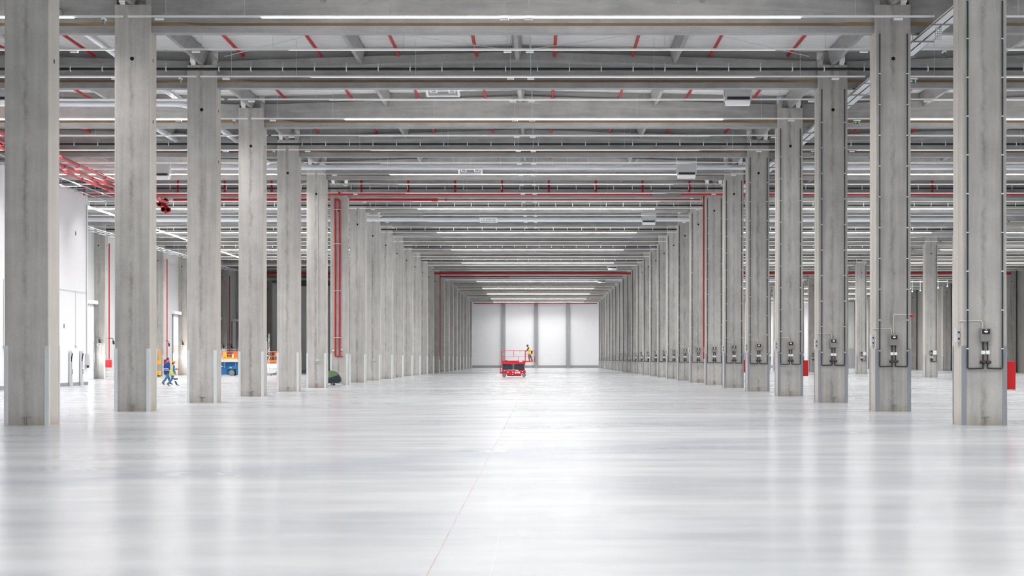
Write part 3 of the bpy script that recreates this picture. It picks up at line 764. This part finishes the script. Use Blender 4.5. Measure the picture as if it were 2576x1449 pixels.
for i,nm in ((9,'facade column at the red hose cabinet'),(11,'facade column behind the two workers'),(14,'facade column behind the blue lift')):
    o=MB().cyl((XF+HW+.26,yi(i)+.35,1.62 if i!=14 else 2.4),(XF+HW+.26,yi(i)+.35,11.3),.05,10).build('fire_riser',M['red']); tag(o,'thin red riser pipe down the '+nm,'pipe')
for i,nm in ((14,'third'),(15,'fourth')):
    o=MB().cyl((XF+HW-.2 if i==14 else XF+HW+.0,yi(i)+1.6,2.2),(XF+HW-.2 if i==14 else XF+HW+.0,yi(i)+1.6,11.2),.12,10).build('drain_pipe',M['blackpipe']); tag(o,'dark drain pipe on the facade seen right of the %s guarded column'%nm,'pipe')
# flood lamp that warms the wall behind the workers
p=at(461,893,yi(12)-1.6)
t=thing('flood_lamp','bright warm flood lamp glaring at the wall behind the third guarded column','lamp',(-35.4,yi(12)-2.6,0))
MB().cyl((0,0,0),(0,0,2.05),.03,8).build('stand',M['dark'],t); MB().box(-.2,-.05,2.0,.2,.0,2.4).build('lamp_body',M['dark'],t)
MB().box(-.18,.0,2.03,.18,.02,2.37).build('lamp_face',M['flood'],t)
# white crate by the facade
t=thing('wire_crate','small white slatted crate on the floor beside the red hose cabinet','crate',at(284,955,yi(9)-2))
t.location.z=0
for z in (.06,.3,.54): MB().box(-.6,-.4,z,.6,.4,z+.07).build('slat',M['white'],t)
for x in (-.6,0,.55): MB().box(x,-.42,0,x+.06,-.38,.62).build('upright',M['white'],t)
# ---------------------------------------------------------------- red scissor lift
def wheel(t,x,y,r,w,tm,hm):
    o=MB().cyl((x,y-w/2,r),(x,y+w/2,r),r,24).build('wheel',tm,t)
    MB().cyl((x,y-w/2-.012,r),(x,y-w/2+.01,r),r*.72,18).build('hub',hm,o)
    return o
LX,LY=-3.57,171.6
t=thing('scissor_lift','red scissor lift with extended platform standing in the middle of the central aisle','scissor lift',(LX,LY,0))
for x in (.24,2.06):
    for y in (-.5,.5): wheel(t,x,y,.172,.14,M['tyre'],M['hub'])
b=MB().prism([(-.0,.3),(.02,.55),(.12,.62),(2.08,.62),(2.22,.55),(2.23,.36),(2.2,.34),(1.86,.34),(1.84,.15),(.5,.15),(.45,.3)],-.44,.44)
b.box(.5,-.57,.17,1.83,.57,.60).box(0.0,-.46,.40,.5,.46,.62).box(1.83,-.46,.40,2.23,.46,.60)
b.build('chassis',M['liftred'],t)
MB().box(.5,-.5,.08,1.8,.5,.15).build('pothole_guard',M['liftdark'],t)
MB().bar((1.0,-.45,.14),(1.05,-.45,.02),.03,.03).build('support_foot',M['dark'],t)
for (x,z,w,h) in ((.57,.45,.14,.07),(1.03,.43,.12,.08),(1.3,.40,.14,.16),(1.52,.42,.16,.14),(1.66,.41,.1,.16),(1.02,.25,.10,.05),(.06,.55,.05,.05),(.28,.57,.05,.05),(1.42,.57,.25,.05),(1.93,.5,.08,.08)):
    MB().cbox((x,-.575,z),(w,.012,h)).build('decal',M['decal'],t)
for (x,z,w,h) in ((.97,.34,.09,.12),(.08,.47,.06,.06)): MB().cbox((x,-.576,z),(w,.014,h)).build('control_hatch',M['dark'],t)
for k in range(5):
    z=.67+k*.105
    a=MB().bar((.02,-.40,z),(2.16,-.40,z+.10),.05,.085).bar((.02,.40,z),(2.16,.40,z+.10),.05,.085)
    a.bar((.02,-.32,z+.10),(2.16,-.32,z),.05,.085).bar((.02,.32,z+.10),(2.16,.32,z),.05,.085)
    ar=a.build('scissor_arm',M['liftdark'],t)
    c=MB()
    for x in (.05,1.08,2.13): c.cyl((x,-.45,z+.05),(x,-.42,z+.05),.028,8)
    c.build('pin',M['decal'],ar)
MB().box(1.5,-.42,.6,2.0,-.36,.72).build('hydraulic_pump',M['dark'],t)
MB().box(0,-.58,1.20,2.2,.58,1.36).box(0,-.56,1.36,2.2,.56,1.40).box(-.02,-.58,1.40,2.2,-.54,1.50).box(-.02,.54,1.40,2.2,.58,1.50).build('platform',M['liftred'],t)
MB().cbox((1.78,-.585,1.43),(.28,.012,.10)).build('decal',M['decal'],t)
MB().box(.37,-.6,1.5,.5,-.5,1.56).build('latch_handle',M['dark'],t)
MB().box(2.2,-.52,1.37,3.1,.52,1.41).box(2.2,-.52,1.41,3.1,-.49,1.48).box(3.07,-.52,1.41,3.1,.52,1.48).build('extension_deck',M['liftred'],t)
for k in range(4): MB().prism([(2.24+k*.2,1.40),(2.34+k*.2,1.40),(2.40+k*.2,1.47),(2.30+k*.2,1.47)],-.53,-.519).build('hazard_stripe',M['orange'] if k<3 else M['decal'],t)
def rail(pts,nm='guard_rail',r=.02): return MB().tube(pts,r,8).build(nm,M['liftred'],t)
for y in (-.54,.54):
    rail([(.0,y,1.4),(.0,y,2.44),(2.17,y,2.44)]); rail([(.0,y,1.88),(2.17,y,1.88)],r=.016)
    rail([(1.11,y,1.88),(1.11,y,2.44)],r=.018); rail([(2.17,y,1.4),(2.17,y,2.44)],r=.026)
    rail([(2.2,y*.93,1.4),(2.2,y*.93,2.42),(3.08,y*.93,2.42),(3.1,y*.93,1.4)],'extension_rail'); rail([(2.2,y*.93,1.88),(3.1,y*.93,1.88)],'extension_rail',.016)
    rail([(1.55,y,1.42),(1.55,y,1.84),(1.62,y,1.88)],r=.016)
rail([(0,-.54,2.44),(0,.54,2.44)]); rail([(3.08,-.5,2.42),(3.08,.5,2.42)],'extension_rail'); rail([(0,-.54,1.88),(0,.54,1.88)],r=.016)
MB().tube([(0,-.5,2.1),(.4,-.5,2.12),(.8,-.5,2.10),(1.3,-.5,2.06),(1.7,-.5,2.05),(2.15,-.5,2.09)],.018,6).build('hanging_cable',M['wire'],t)
rail([(2.17,-.5,2.07),(2.62,-.5,2.07),(2.64,-.5,2.0)],'gate_bar',.018)
for x,h in ((1.7,.22),(1.87,.14)): MB().cbox((x,-.5,2.44-h/2),(.03,.03,h)).build('hanging_strap',M['liftred'],t)
MB().bbox(2.72,-.62,2.13,2.86,-.40,2.40,.015).build('control_box',M['dark'],t)
MB().box(3.02,-.53,1.52,3.07,-.49,1.82).build('manual_case',M['dark'],t)
for x in (-.13,): 
    MB().box(-.15,-.30,.27,-.09,-.26,1.08).box(-.15,.26,.27,-.09,.30,1.08).build('ladder_rail',M['liftred'],t)
    for z in (.35,.6,.85,1.04): MB().box(-.14,-.28,z,-.1,.28,z+.03).build('rung',M['liftred'],t)
MB().box(-.1,-.28,.35,.06,.28,.45).build('ladder_mount',M['liftred'],t)
# ---------------------------------------------------------------- blue lift, orange lift, yellow lift
B0=at(540+200/14.31,945,183.6).x
t=thing('scissor_lift','blue scissor lift with orange cage between the third and fourth guarded columns','scissor lift',(B0,183.6,0))
for x in (-.95,1.29):
    for y in (-.85,.85): wheel(t,x,y,.3,.25,M['tyre'],M['hub'])
MB().prism([(-1.4,.3),(-1.4,.75),(2.0,.75),(2.0,.3),(1.7,.12),(1.6,.62),(.98,.62),(.95,.12),(-.5,.12),(-.62,.62),(-1.25,.62)],-.72,.72).build('chassis',M['blue'],t)
MB().box(-.4,-.98,.13,.78,.98,.62).build('side_tank',M['blue'],t)
for k in range(5):
    z=.74+k*.125
    MB().bar((-1.3,-.6,z),(1.75,-.6,z+.10),.06,.11).bar((-1.3,.6,z+.1),(1.75,.6,z),.06,.11).box(-1.3,-.5,z,1.75,.5,z+.1).build('scissor_arm',M['blue'],t)
    c=MB(); 
    for x in (.55,1.62): c.cyl((x,-.66,z+.06),(x,-.62,z+.06),.035,8)
    c.build('pin',M['decal'],t)
MB().prism([(.9,.66),(.96,.94),(1.05,1.0),(1.62,1.0),(1.72,.9),(1.72,.68)],-1.0,-.7).build('fender',M['blue'],t)
MB().cbox((1.2,-1.005,.80),(.18,.012,.08)).build('decal',M['decal'],t); MB().cbox((.35,-.99,.93),(.16,.012,.06)).build('decal',M['decal'],t)
MB().box(-1.45,-.9,1.375,1.85,.9,1.65).build('platform',M['lightgrey'],t)
MB().box(-1.45,-.92,1.64,1.85,-.88,1.80).build('toe_board',M['yellow'],t)
for y in (-.88,.88):
    for z in (1.9,2.1,2.38): MB().tube([(-1.4,y,z),(1.8,y,z)],.025,6).build('guard_rail',M['orange'],t)
    for x in (-1.4,-.9,-.4,.1,.4,.7,1.0,1.3,1.8): MB().tube([(x,y,1.65),(x,y,2.4)],.025,6).build('guard_post',M['orange'],t)
    MB().tube([(-1.4,y,2.4),(-1.4,y,2.6),(1.6,y,2.6),(1.6,y,1.65)],.02,6).build('top_rail',M['grey'],t)
MB().box(1.45,-.93,1.74,1.75,-.9,2.36).build('orange_panel',M['orange'],t); MB().box(.5,-.92,1.76,.78,-.90,2.34).build('yellow_panel',M['yellow'],t)
for z in (2.02,2.28): MB().cbox((1.02,-.925,z),(.14,.02,.1)).build('red_reflector',M['redbox'],t)
Q=at(684,941,12*15.9).x
t=thing('platform_lift','white and orange platform lift half hidden behind the fourth guarded column','scissor lift',(Q,12*15.9,0))
for x in (-.6,.7):
    for y in (-.5,.5): wheel(t,x,y,.22,.16,M['tyre'],M['hub'])
MB().bbox(-.9,-.55,.2,1.0,.55,.62,.03).build('chassis',M['lightgrey'],t); MB().box(-.8,-.5,.66,.9,.5,1.2).build('arm_stack',M['white'],t)
MB().box(-.9,-.6,1.28,1.0,.6,1.55).build('platform',M['orange'],t)
for z in (1.95,2.4):
    MB().tube([(-.9,-.58,z),(1.0,-.58,z),(1.0,.58,z),(-.9,.58,z),(-.9,-.58,z)],.03,6).build('guard_rail',M['orange'],t)
for x in (-.9,-.45,.0,.4,1.0): MB().tube([(x,-.58,1.55),(x,-.58,2.4)],.03,6).build('guard_post',M['orange'],t)
MB().box(.4,-.62,1.9,.75,-.5,2.3).build('control_panel',M['orange'],t)
Q=at(673.5,941,12*15.5).x
t=thing('scaffold_tower','narrow aluminium ladder tower in front of the orange platform lift','scaffold',(Q,12*15.5,0))
for x in (-.13,.13):
    for y in (-.4,.4): MB().cyl((x,y,0),(x,y,4.2 if x>0 else 3.4),.022,8).build('upright',M['alu'],t)
for k in range(13): MB().tube([(-.13,-.4,.3+k*.28),(.13,-.4,.3+k*.28)],.014,6).build('rung',M['alu'],t)
for k in range(4): MB().tube([(.13,-.4,.3+k),(.13,.4,1.0+k*.9)],.014,6).build('brace',M['alu'],t)
MB().box(-.4,-.5,.1,.45,.5,.2).build('base_frame',M['alu'],t)
for x in (-.35,.4): MB().cyl((x,-.5,.07),(x,-.42,.07),.07,12).build('caster',M['dark'],t)
Q=at(404,948,12*14.4).x
t=thing('mast_lift','yellow mast lift with cage standing by the facade behind the second guarded column','lift',(Q,12*14.4,0))
MB().bbox(-.85,-.35,.12,-.02,.35,.55,.03).build('base',M['yellow'],t)
for x in (-.7,-.15):
    for y in (-.33,.33): MB().cyl((x,y-.05,.1),(x,y+.05,.1),.1,14).build('wheel',M['tyre'],t)
MB().box(-.5,-.1,.55,-.35,.1,1.5).build('mast',M['liftdark'],t)
MB().box(-.85,-.34,1.15,-.05,.34,1.55).build('basket',M['yellow'],t)
for pts in ([(-.05,-.33,1.5),(-.05,-.33,2.5),(-.85,-.33,2.5),(-.85,-.33,1.5)],[(-.28,-.33,1.5),(-.28,-.33,2.5)],[(-.05,-.33,1.98),(-.85,-.33,1.98)],[(-.05,.33,1.5),(-.05,.33,2.5),(-.85,.33,2.5),(-.85,.33,1.5)],[(-.05,-.33,2.5),(-.05,.33,2.5)]):
    MB().tube(pts,.035,8).build('guard_rail',M['yellow'],t)
# ---------------------------------------------------------------- floor scrubber
t=thing('floor_scrubber','dark floor scrubber with green cover parked between two guarded columns','floor scrubber',(-13.42,116.2,0))
MB().prism([(-.5,.14),(.78,.14),(.95,.3),(.92,.5),(.78,.72),(.62,.86),(.3,.93),(-.5,.95),(-.62,.6)],-.36,.36).build('body',M['teal'],t)
MB().prism([(-.48,.55),(.28,.5),(.80,.66),(.66,.84),(.3,.925),(-.46,.94)],-.375,.375).build('cover',M['green'],t)
MB().prism([(.60,.90),(.78,.76),(.93,.52),(.98,.22),(.94,.22),(.89,.5),(.75,.72),(.58,.86)],-.2,.2).build('front_trim',M['grey'],t)
for y in (-.34,.34): 
    w=MB().cyl((.42,y-.04,.1),(.42,y+.04,.1),.1,18).build('wheel',M['dark'],t); MB().cyl((.42,y-.05,.1),(.42,y-.04,.1),.06,14).build('hub',M['hub'],w)
MB().box(.62,-.45,.03,1.0,.45,.1).box(.55,-.42,.1,.9,.42,.14).build('squeegee',M['alu'],t)
MB().box(-.2,-.4,.02,.0,-.36,.1).build('brush_skirt',M['liftred'],t)
MB().cbox((-.2,-.378,.74),(.14,.01,.05)).build('decal',M['decal'],t)
MB().tube([(-.6,-.2,.7),(-.78,-.2,.95),(-.78,.2,.95),(-.6,.2,.7)],.025,8).build('handle',M['dark'],t)
# ---------------------------------------------------------------- people
def remeshed(mb,name,mat,parent,voxel,smooth=6):
    o=mb.build(name,mat,parent)
    md=o.modifiers.new('r','REMESH'); md.mode='VOXEL'; md.voxel_size=voxel
    sm=o.modifiers.new('s','SMOOTH'); sm.factor=.5; sm.iterations=smooth
    dg=bpy.context.evaluated_depsgraph_get(); me=bpy.data.meshes.new_from_object(o.evaluated_get(dg))
    o.modifiers.clear(); old=o.data; o.data=me; bpy.data.meshes.remove(old)
    me.polygons.foreach_set('use_smooth',[True]*len(me.polygons))
    if not me.materials: me.materials.append(mat)
    return o
def V3(*a): return Vector(a)
def limb(b,pts,rs):
    for i in range(len(pts)-1): b.capsule(pts[i],rs[i],pts[i+1],rs[i+1])
def hand(b,w,d,palm_n,curl=.5,side=1):
    # w wrist, d finger direction, palm_n normal of the palm
    d=d.normalized(); n=(palm_n-d*palm_n.dot(d)).normalized(); s=d.cross(n).normalized()*side
    pc=w+d*.085
    for k in (-1.5,-.5,.5,1.5): b.capsule(w+s*k*.010,.016,pc+s*k*.020,.013,8)
    for k,l in zip((-1.5,-.5,.5,1.5),(.065,.082,.088,.076)):
        p=pc+s*k*.021; d1=(d+n*curl*.5).normalized(); d2=(d+n*curl*1.6).normalized()
        b.capsule(p,.010,p+d1*l*.5,.009,8); b.capsule(p+d1*l*.5,.009,p+d1*l*.5+d2*l*.5,.008,8)
    th=w+d*.03+s*.03; td=(d*.7+s*.75+n*.35).normalized()
    b.capsule(th,.013,th+td*.04,.011,8); b.capsule(th+td*.04,.011,th+td*.04+(d+n*.4).normalized()*.03,.009,8)
def person(label,loc,rz,J,outfit,sc=1.0):
    t=thing('person',label,'person',loc,rz)
    j={k:V3(*v)*sc for k,v in J.items()}
    pel,ch,nk,hd=j['pelvis'],j['chest'],j['neck'],j['head']
    fw=V3(0,1,0); rt=V3(1,0,0); up=V3(0,0,1)
    hf=V3(*J.get('look',(0,1,0))).normalized(); hr=hf.cross(up).normalized(); hu=hr.cross(hf)
    b=MB()
    limb(b,[pel,ch,nk],[.12*sc,.125*sc,.055*sc])
    b.capsule(ch+rt*.10*sc,.10*sc,ch-rt*.10*sc,.10*sc)
    b.capsule(nk-up*.02*sc,.052*sc,hd-hu*.06*sc,.05*sc)
    R=Matrix((hr,hf,hu)).transposed()
    b.ell(hd,(.076*sc,.098*sc,.115*sc),16,0,R); b.ell(hd+hf*.03*sc-hu*.06*sc,(.055*sc,.06*sc,.05*sc),12,0,R)
    b.capsule(hd+hf*.095*sc+hu*.01*sc,.012*sc,hd+hf*.112*sc-hu*.025*sc,.016*sc,8)
    for s_ in (-1,1): b.ell(hd+hr*s_*.078*sc-hu*.005*sc,(.012*sc,.022*sc,.032*sc),8,0,R)
    for sd in 'lr':
        sg=-1 if sd=='l' else 1
        limb(b,[j['sh'+sd],j['el'+sd],j['wr'+sd]],[.056*sc,.044*sc,.030*sc]); b.capsule(ch+rt*sg*.08*sc+up*.08*sc,.06*sc,j['sh'+sd],.06*sc)
        hd_=j.get('hd'+sd,(j['wr'+sd]-j['el'+sd])); hand(b,j['wr'+sd],hd_ if hd_.length>.2 else hd_,V3(-sg,0,0) if abs(hd_.normalized().x)<.8 else V3(0,1,0),.6,1 if sg<0 else -1)
        limb(b,[j['hip'+sd],j['kn'+sd],j['an'+sd]],[.085*sc,.058*sc,.042*sc]); b.capsule(j['an'+sd],.04*sc,j['to'+sd],.03*sc)
    remeshed(b,'body',M['skin'],t,.0085,3)
    # eyes, mouth
    for s_ in (-1,1): MB().ell(hd+hf*.086*sc+hr*s_*.032*sc+hu*.012*sc,(.011,.011,.009),8).build('eye',M['hair'],t)
    MB().ell(hd+hf*.09*sc-hu*.055*sc,(.02,.008,.006),8,0,R).build('mouth',M['mark'],t)
    h=MB().ell(hd+hu*.028*sc-hf*.016*sc,(.085*sc,.102*sc,.10*sc),14,0,R)
    if outfit.get('helmet'):
        h=MB().ell(hd-hf*.03*sc-hu*.01*sc,(.083*sc,.082*sc,.088*sc),14,0,R)
    h.build('hair',M['hair'],t)
    if outfit.get('helmet'):
        q=hd+hu*.055*sc; m_=MB().ell(q,(.105*sc,.125*sc,.095*sc),18,0,R)
        m_.ell(q-hu*.012*sc+hf*.03*sc,(.125*sc,.16*sc,.012*sc),18,0,R); m_.build('helmet',M['helmet'],t)
    # top garment with sleeves
    g=MB(); e=.028*sc
    low=pel-up*outfit.get('hem',.08)*sc; e=outfit.get('bulk',.028)*sc
    g.capsule(pel,.12*sc+e,ch,.13*sc+e); g.capsule(ch,.125*sc+e,nk-up*.10*sc,.085*sc+e*.6)
    g.capsule(pel+rt*.055*sc,.115*sc+e,ch+rt*.085*sc,.105*sc+e); g.capsule(pel-rt*.055*sc,.115*sc+e,ch-rt*.085*sc,.105*sc+e)
    g.capsule(low+rt*.06*sc,.10*sc+e,pel+rt*.06*sc,.11*sc+e); g.capsule(low-rt*.06*sc,.10*sc+e,pel-rt*.06*sc,.11*sc+e)
    g.capsule(ch+up*.09*sc,.07*sc,nk-up*.03*sc,.062*sc)
    for sd in 'lr':
        sg=-1 if sd=='l' else 1
        g.capsule(ch+rt*sg*.07*sc+up*.06*sc,.08*sc,j['sh'+sd]-up*.01*sc,.068*sc); limb(g,[j['sh'+sd],j['el'+sd],j['el'+sd].lerp(j['wr'+sd],.9)],[.070*sc,.060*sc,.050*sc])
    remeshed(g,outfit['top_name'],outfit['top'],t,.016,12)
    if outfit.get('vest'):
        g=MB(); e=.05*sc
        g.capsule(pel,.12*sc+e,ch,.13*sc+e); g.capsule(ch,.12*sc+e,nk-up*.12*sc,.08*sc+e*.6)
        g.capsule(pel+rt*.06*sc,.115*sc+e,ch+rt*.085*sc,.105*sc+e); g.capsule(pel-rt*.06*sc,.115*sc+e,ch-rt*.085*sc,.105*sc+e)
        g.capsule(low+rt*.075*sc,.12*sc+e,pel+rt*.06*sc,.11*sc+e); g.capsule(low-rt*.075*sc,.12*sc+e,pel-rt*.06*sc,.11*sc+e)
        v_=remeshed(g,'vest',outfit['vest'],t,.016,5)
    if outfit.get('bands'):
        for z_,r_ in outfit['bands']:
            q=pel.lerp(ch,z_); pts=[]
            for k in range(25):
                an=2*PI*k/24; pts.append(q+rt*math.cos(an)*(r_+.05)*sc+fw*math.sin(an)*r_*sc)
            bb=MB(); n_=len(pts)
            for k in range(n_-1):
                a1,a2=pts[k],pts[k+1]
                bb.add([a1-up*.022,a2-up*.022,a2+up*.022,a1+up*.022],[(0,1,2,3)])
            ob=bb.build('reflective_band',outfit.get('bandmat',M['reflect']),t,merge=1e-4); md=ob.modifiers.new('t','SOLIDIFY'); md.thickness=.008
    g=MB()
    g.capsule(pel+rt*.05*sc-up*.04*sc,.125*sc,pel-rt*.05*sc-up*.04*sc,.125*sc)
    for sd in 'lr': limb(g,[j['hip'+sd],j['kn'+sd],j['kn'+sd].lerp(j['an'+sd],.92)],[.105*sc,.080*sc,.070*sc])
    remeshed(g,'trousers',outfit['trousers'],t,.016,5)
    for sd in 'lr':
        g=MB(); a_,to=j['an'+sd],j['to'+sd]; d_=(to-a_); 
        g.capsule(a_-d_*.25,.048*sc,to,.038*sc); g.capsule(a_,.052*sc,a_+up*.06*sc,.052*sc); o=remeshed(g,'shoe',M['shoe'],t,.012,2)
    return t
# worker on the lift: faces west, leans over the rail with hands on it
Jl=dict(pelvis=(0,.15,.84),chest=(0,.20,1.15),neck=(0,.26,1.34),head=(0,.33,1.46),look=(0,.93,-.38),
 shl=(-.17,.22,1.26),shr=(.17,.22,1.26),ell=(-.22,.34,1.08),elr=(.22,.34,1.08),wrl=(-.2,.46,.98),wrr=(.2,.46,.98),
 hipl=(-.09,.15,.82),hipr=(.09,.15,.82),knl=(-.10,.20,.45),knr=(.10,.03,.44),anl=(-.10,.12,.07),anr=(.10,-.12,.09),tol=(-.10,.25,.035),tor=(.10,.0,.035))
person('person in a yellow vest leaning over the rail of the red scissor lift',(LX+2.72,LY-.1,1.41),PI/2,Jl,dict(top=M['jumper'],top_name='jumper',vest=M['vest2'],trousers=M['greytrousers'],hem=.06,bands=[(.0,.185),(.45,.18)]),1.0)
# two walkers seen from behind, striding to the east and away
def walk(arm_r,arm_l,ph=1):
    return dict(pelvis=(0,0,.93),chest=(0,.05,1.27),neck=(0,.07,1.47),head=(0,.10,1.62),look=(.1,1,-.08),
     shl=(-.19,.05,1.40),shr=(.19,.05,1.40),ell=arm_l[0],wrl=arm_l[1],elr=arm_r[0],wrr=arm_r[1],
     hipl=(-.09,0,.90),hipr=(.09,0,.90),knl=(-.10,.20*ph,.52),knr=(.10,-.04*ph if ph>0 else .2,.50),
     anl=(-.10,.38*ph if ph>0 else -.38,.09),anr=(.10,-.36 if ph>0 else .38,.13 if ph>0 else .09),tol=(-.10,.52 if ph>0 else -.26,.04),tor=(.10,-.25 if ph>0 else .52,.04))
p=at(419,968,12*9.9)
person('taller person in a blue jacket with pale bands, walking away past the dock doors',(p.x,p.y,0),-.75,
  walk(((.27,.0,1.12),(.26,.14,.90)),((-.27,.02,1.12),(-.27,.10,.86))),dict(top=M['navy'],top_name='jacket',trousers=M['jeans'],hem=.18,bulk=.04,bands=[(.05,.195),(.32,.190)]),1.0)
p=at(433,971,12*9.5)
J2=walk(((.25,.02,1.12),(.27,.14,.88)),((-.22,.14,1.15),(-.1,.40,1.18)),1)
person('shorter person in orange helmet and yellow-green vest carrying a white bucket',(p.x,p.y,0),-1.0,J2,dict(top=M['bluesleeve'],top_name='jumper',vest=M['vest'],trousers=M['jeans'],helmet=True,hem=.10),.88)
# bucket in the right hand
cw=Vector((.27,.16,.80))*.88; R_=Matrix.Rotation(-1.0,3,'Z'); hp=R_@cw
t=thing('bucket','white bucket with blue label held by the person in the orange helmet','bucket',(p.x+hp.x,p.y+hp.y,hp.z-.40))
MB().tube([(0,0,0),(0,0,.26)],[.11,.135],18).build('bucket_body',M['white'],t); MB().tube([(0,0,.08),(0,0,.17)],[.122,.13],18,cap=False).build('label_band',M['navy'],t)
MB().tube([(.13,0,.25),(.09,0,.34),(0,0,.375),(-.09,0,.34),(-.13,0,.25)],.008,6).build('handle',M['wire'],t)
# ---------------------------------------------------------------- far right details
t=thing('striped_post','thin white post with red stripes against the brown-grey wall','post',(at(2370,930,12*22.6).x,12*22.6,0))
MB().cyl((0,0,0),(0,0,8.5),.14,12).build('post_body',M['white'],t)
for z in (.45,.75,1.05): MB().cyl((0,0,z),(0,0,z+.15),.146,12).build('stripe',M['redbox'],t)
o=MB().cyl((at(2561,900,12*19).x,12*19,0),(at(2561,900,12*19).x,12*19,11.5),.05,8).build('fire_riser',M['red']); tag(o,'thin red riser pipe at the east edge of view beside the largest red cabinet','pipe')
t=thing('roller_door','pale grey door in the distance beside the fourth piped column','door',(at(2141,928,YEND-1).x,YEND-.6,0))
MB().box(-.75,0,0,.75,.1,3.6).build('door_leaf',M['lightgrey'],t); MB().box(-.85,-.05,0,-.75,.12,3.7).box(.75,-.05,0,.85,.12,3.7).box(-.85,-.05,3.6,.85,.12,3.7).build('door_frame',M['white'],t)
k=0
for (px,py) in ((2282,735),(2295,733),(2315,731),(2360,724),(2383,720),(2533,692),(2558,687)):
    k+=1; q=at(px,py,12*20.5); o=MB().ell(q,(.085,.085,.085),10).cyl(q,(q.x,q.y,13.45),.005,5).build('pendant_lamp',M['cool']); tag(o,'tiny cool white pendant lamp in the far outer aisle, %s from the west'%ORD[k],'lamp','cool pendant lamps')
# ---------------------------------------------------------------- world and view
w=bpy.data.worlds.new('world'); S.world=w; w.use_nodes=True
bg=w.node_tree.nodes['Background']; bg.inputs[0].default_value=(.92,.96,1,1); bg.inputs[1].default_value=.25  # ambient fill added through the open, unbuilt end behind the camera
S.view_settings.view_transform='Standard'; S.view_settings.look='None'; S.view_settings.gamma=1; S.view_settings.exposure=1.63; S.view_settings.use_curve_mapping=False

S.cycles.max_bounces=6; S.cycles.diffuse_bounces=3; S.cycles.glossy_bounces=2; S.cycles.transmission_bounces=2; S.cycles.caustics_reflective=False; S.cycles.caustics_refractive=False
S.cycles.adaptive_threshold=0.06
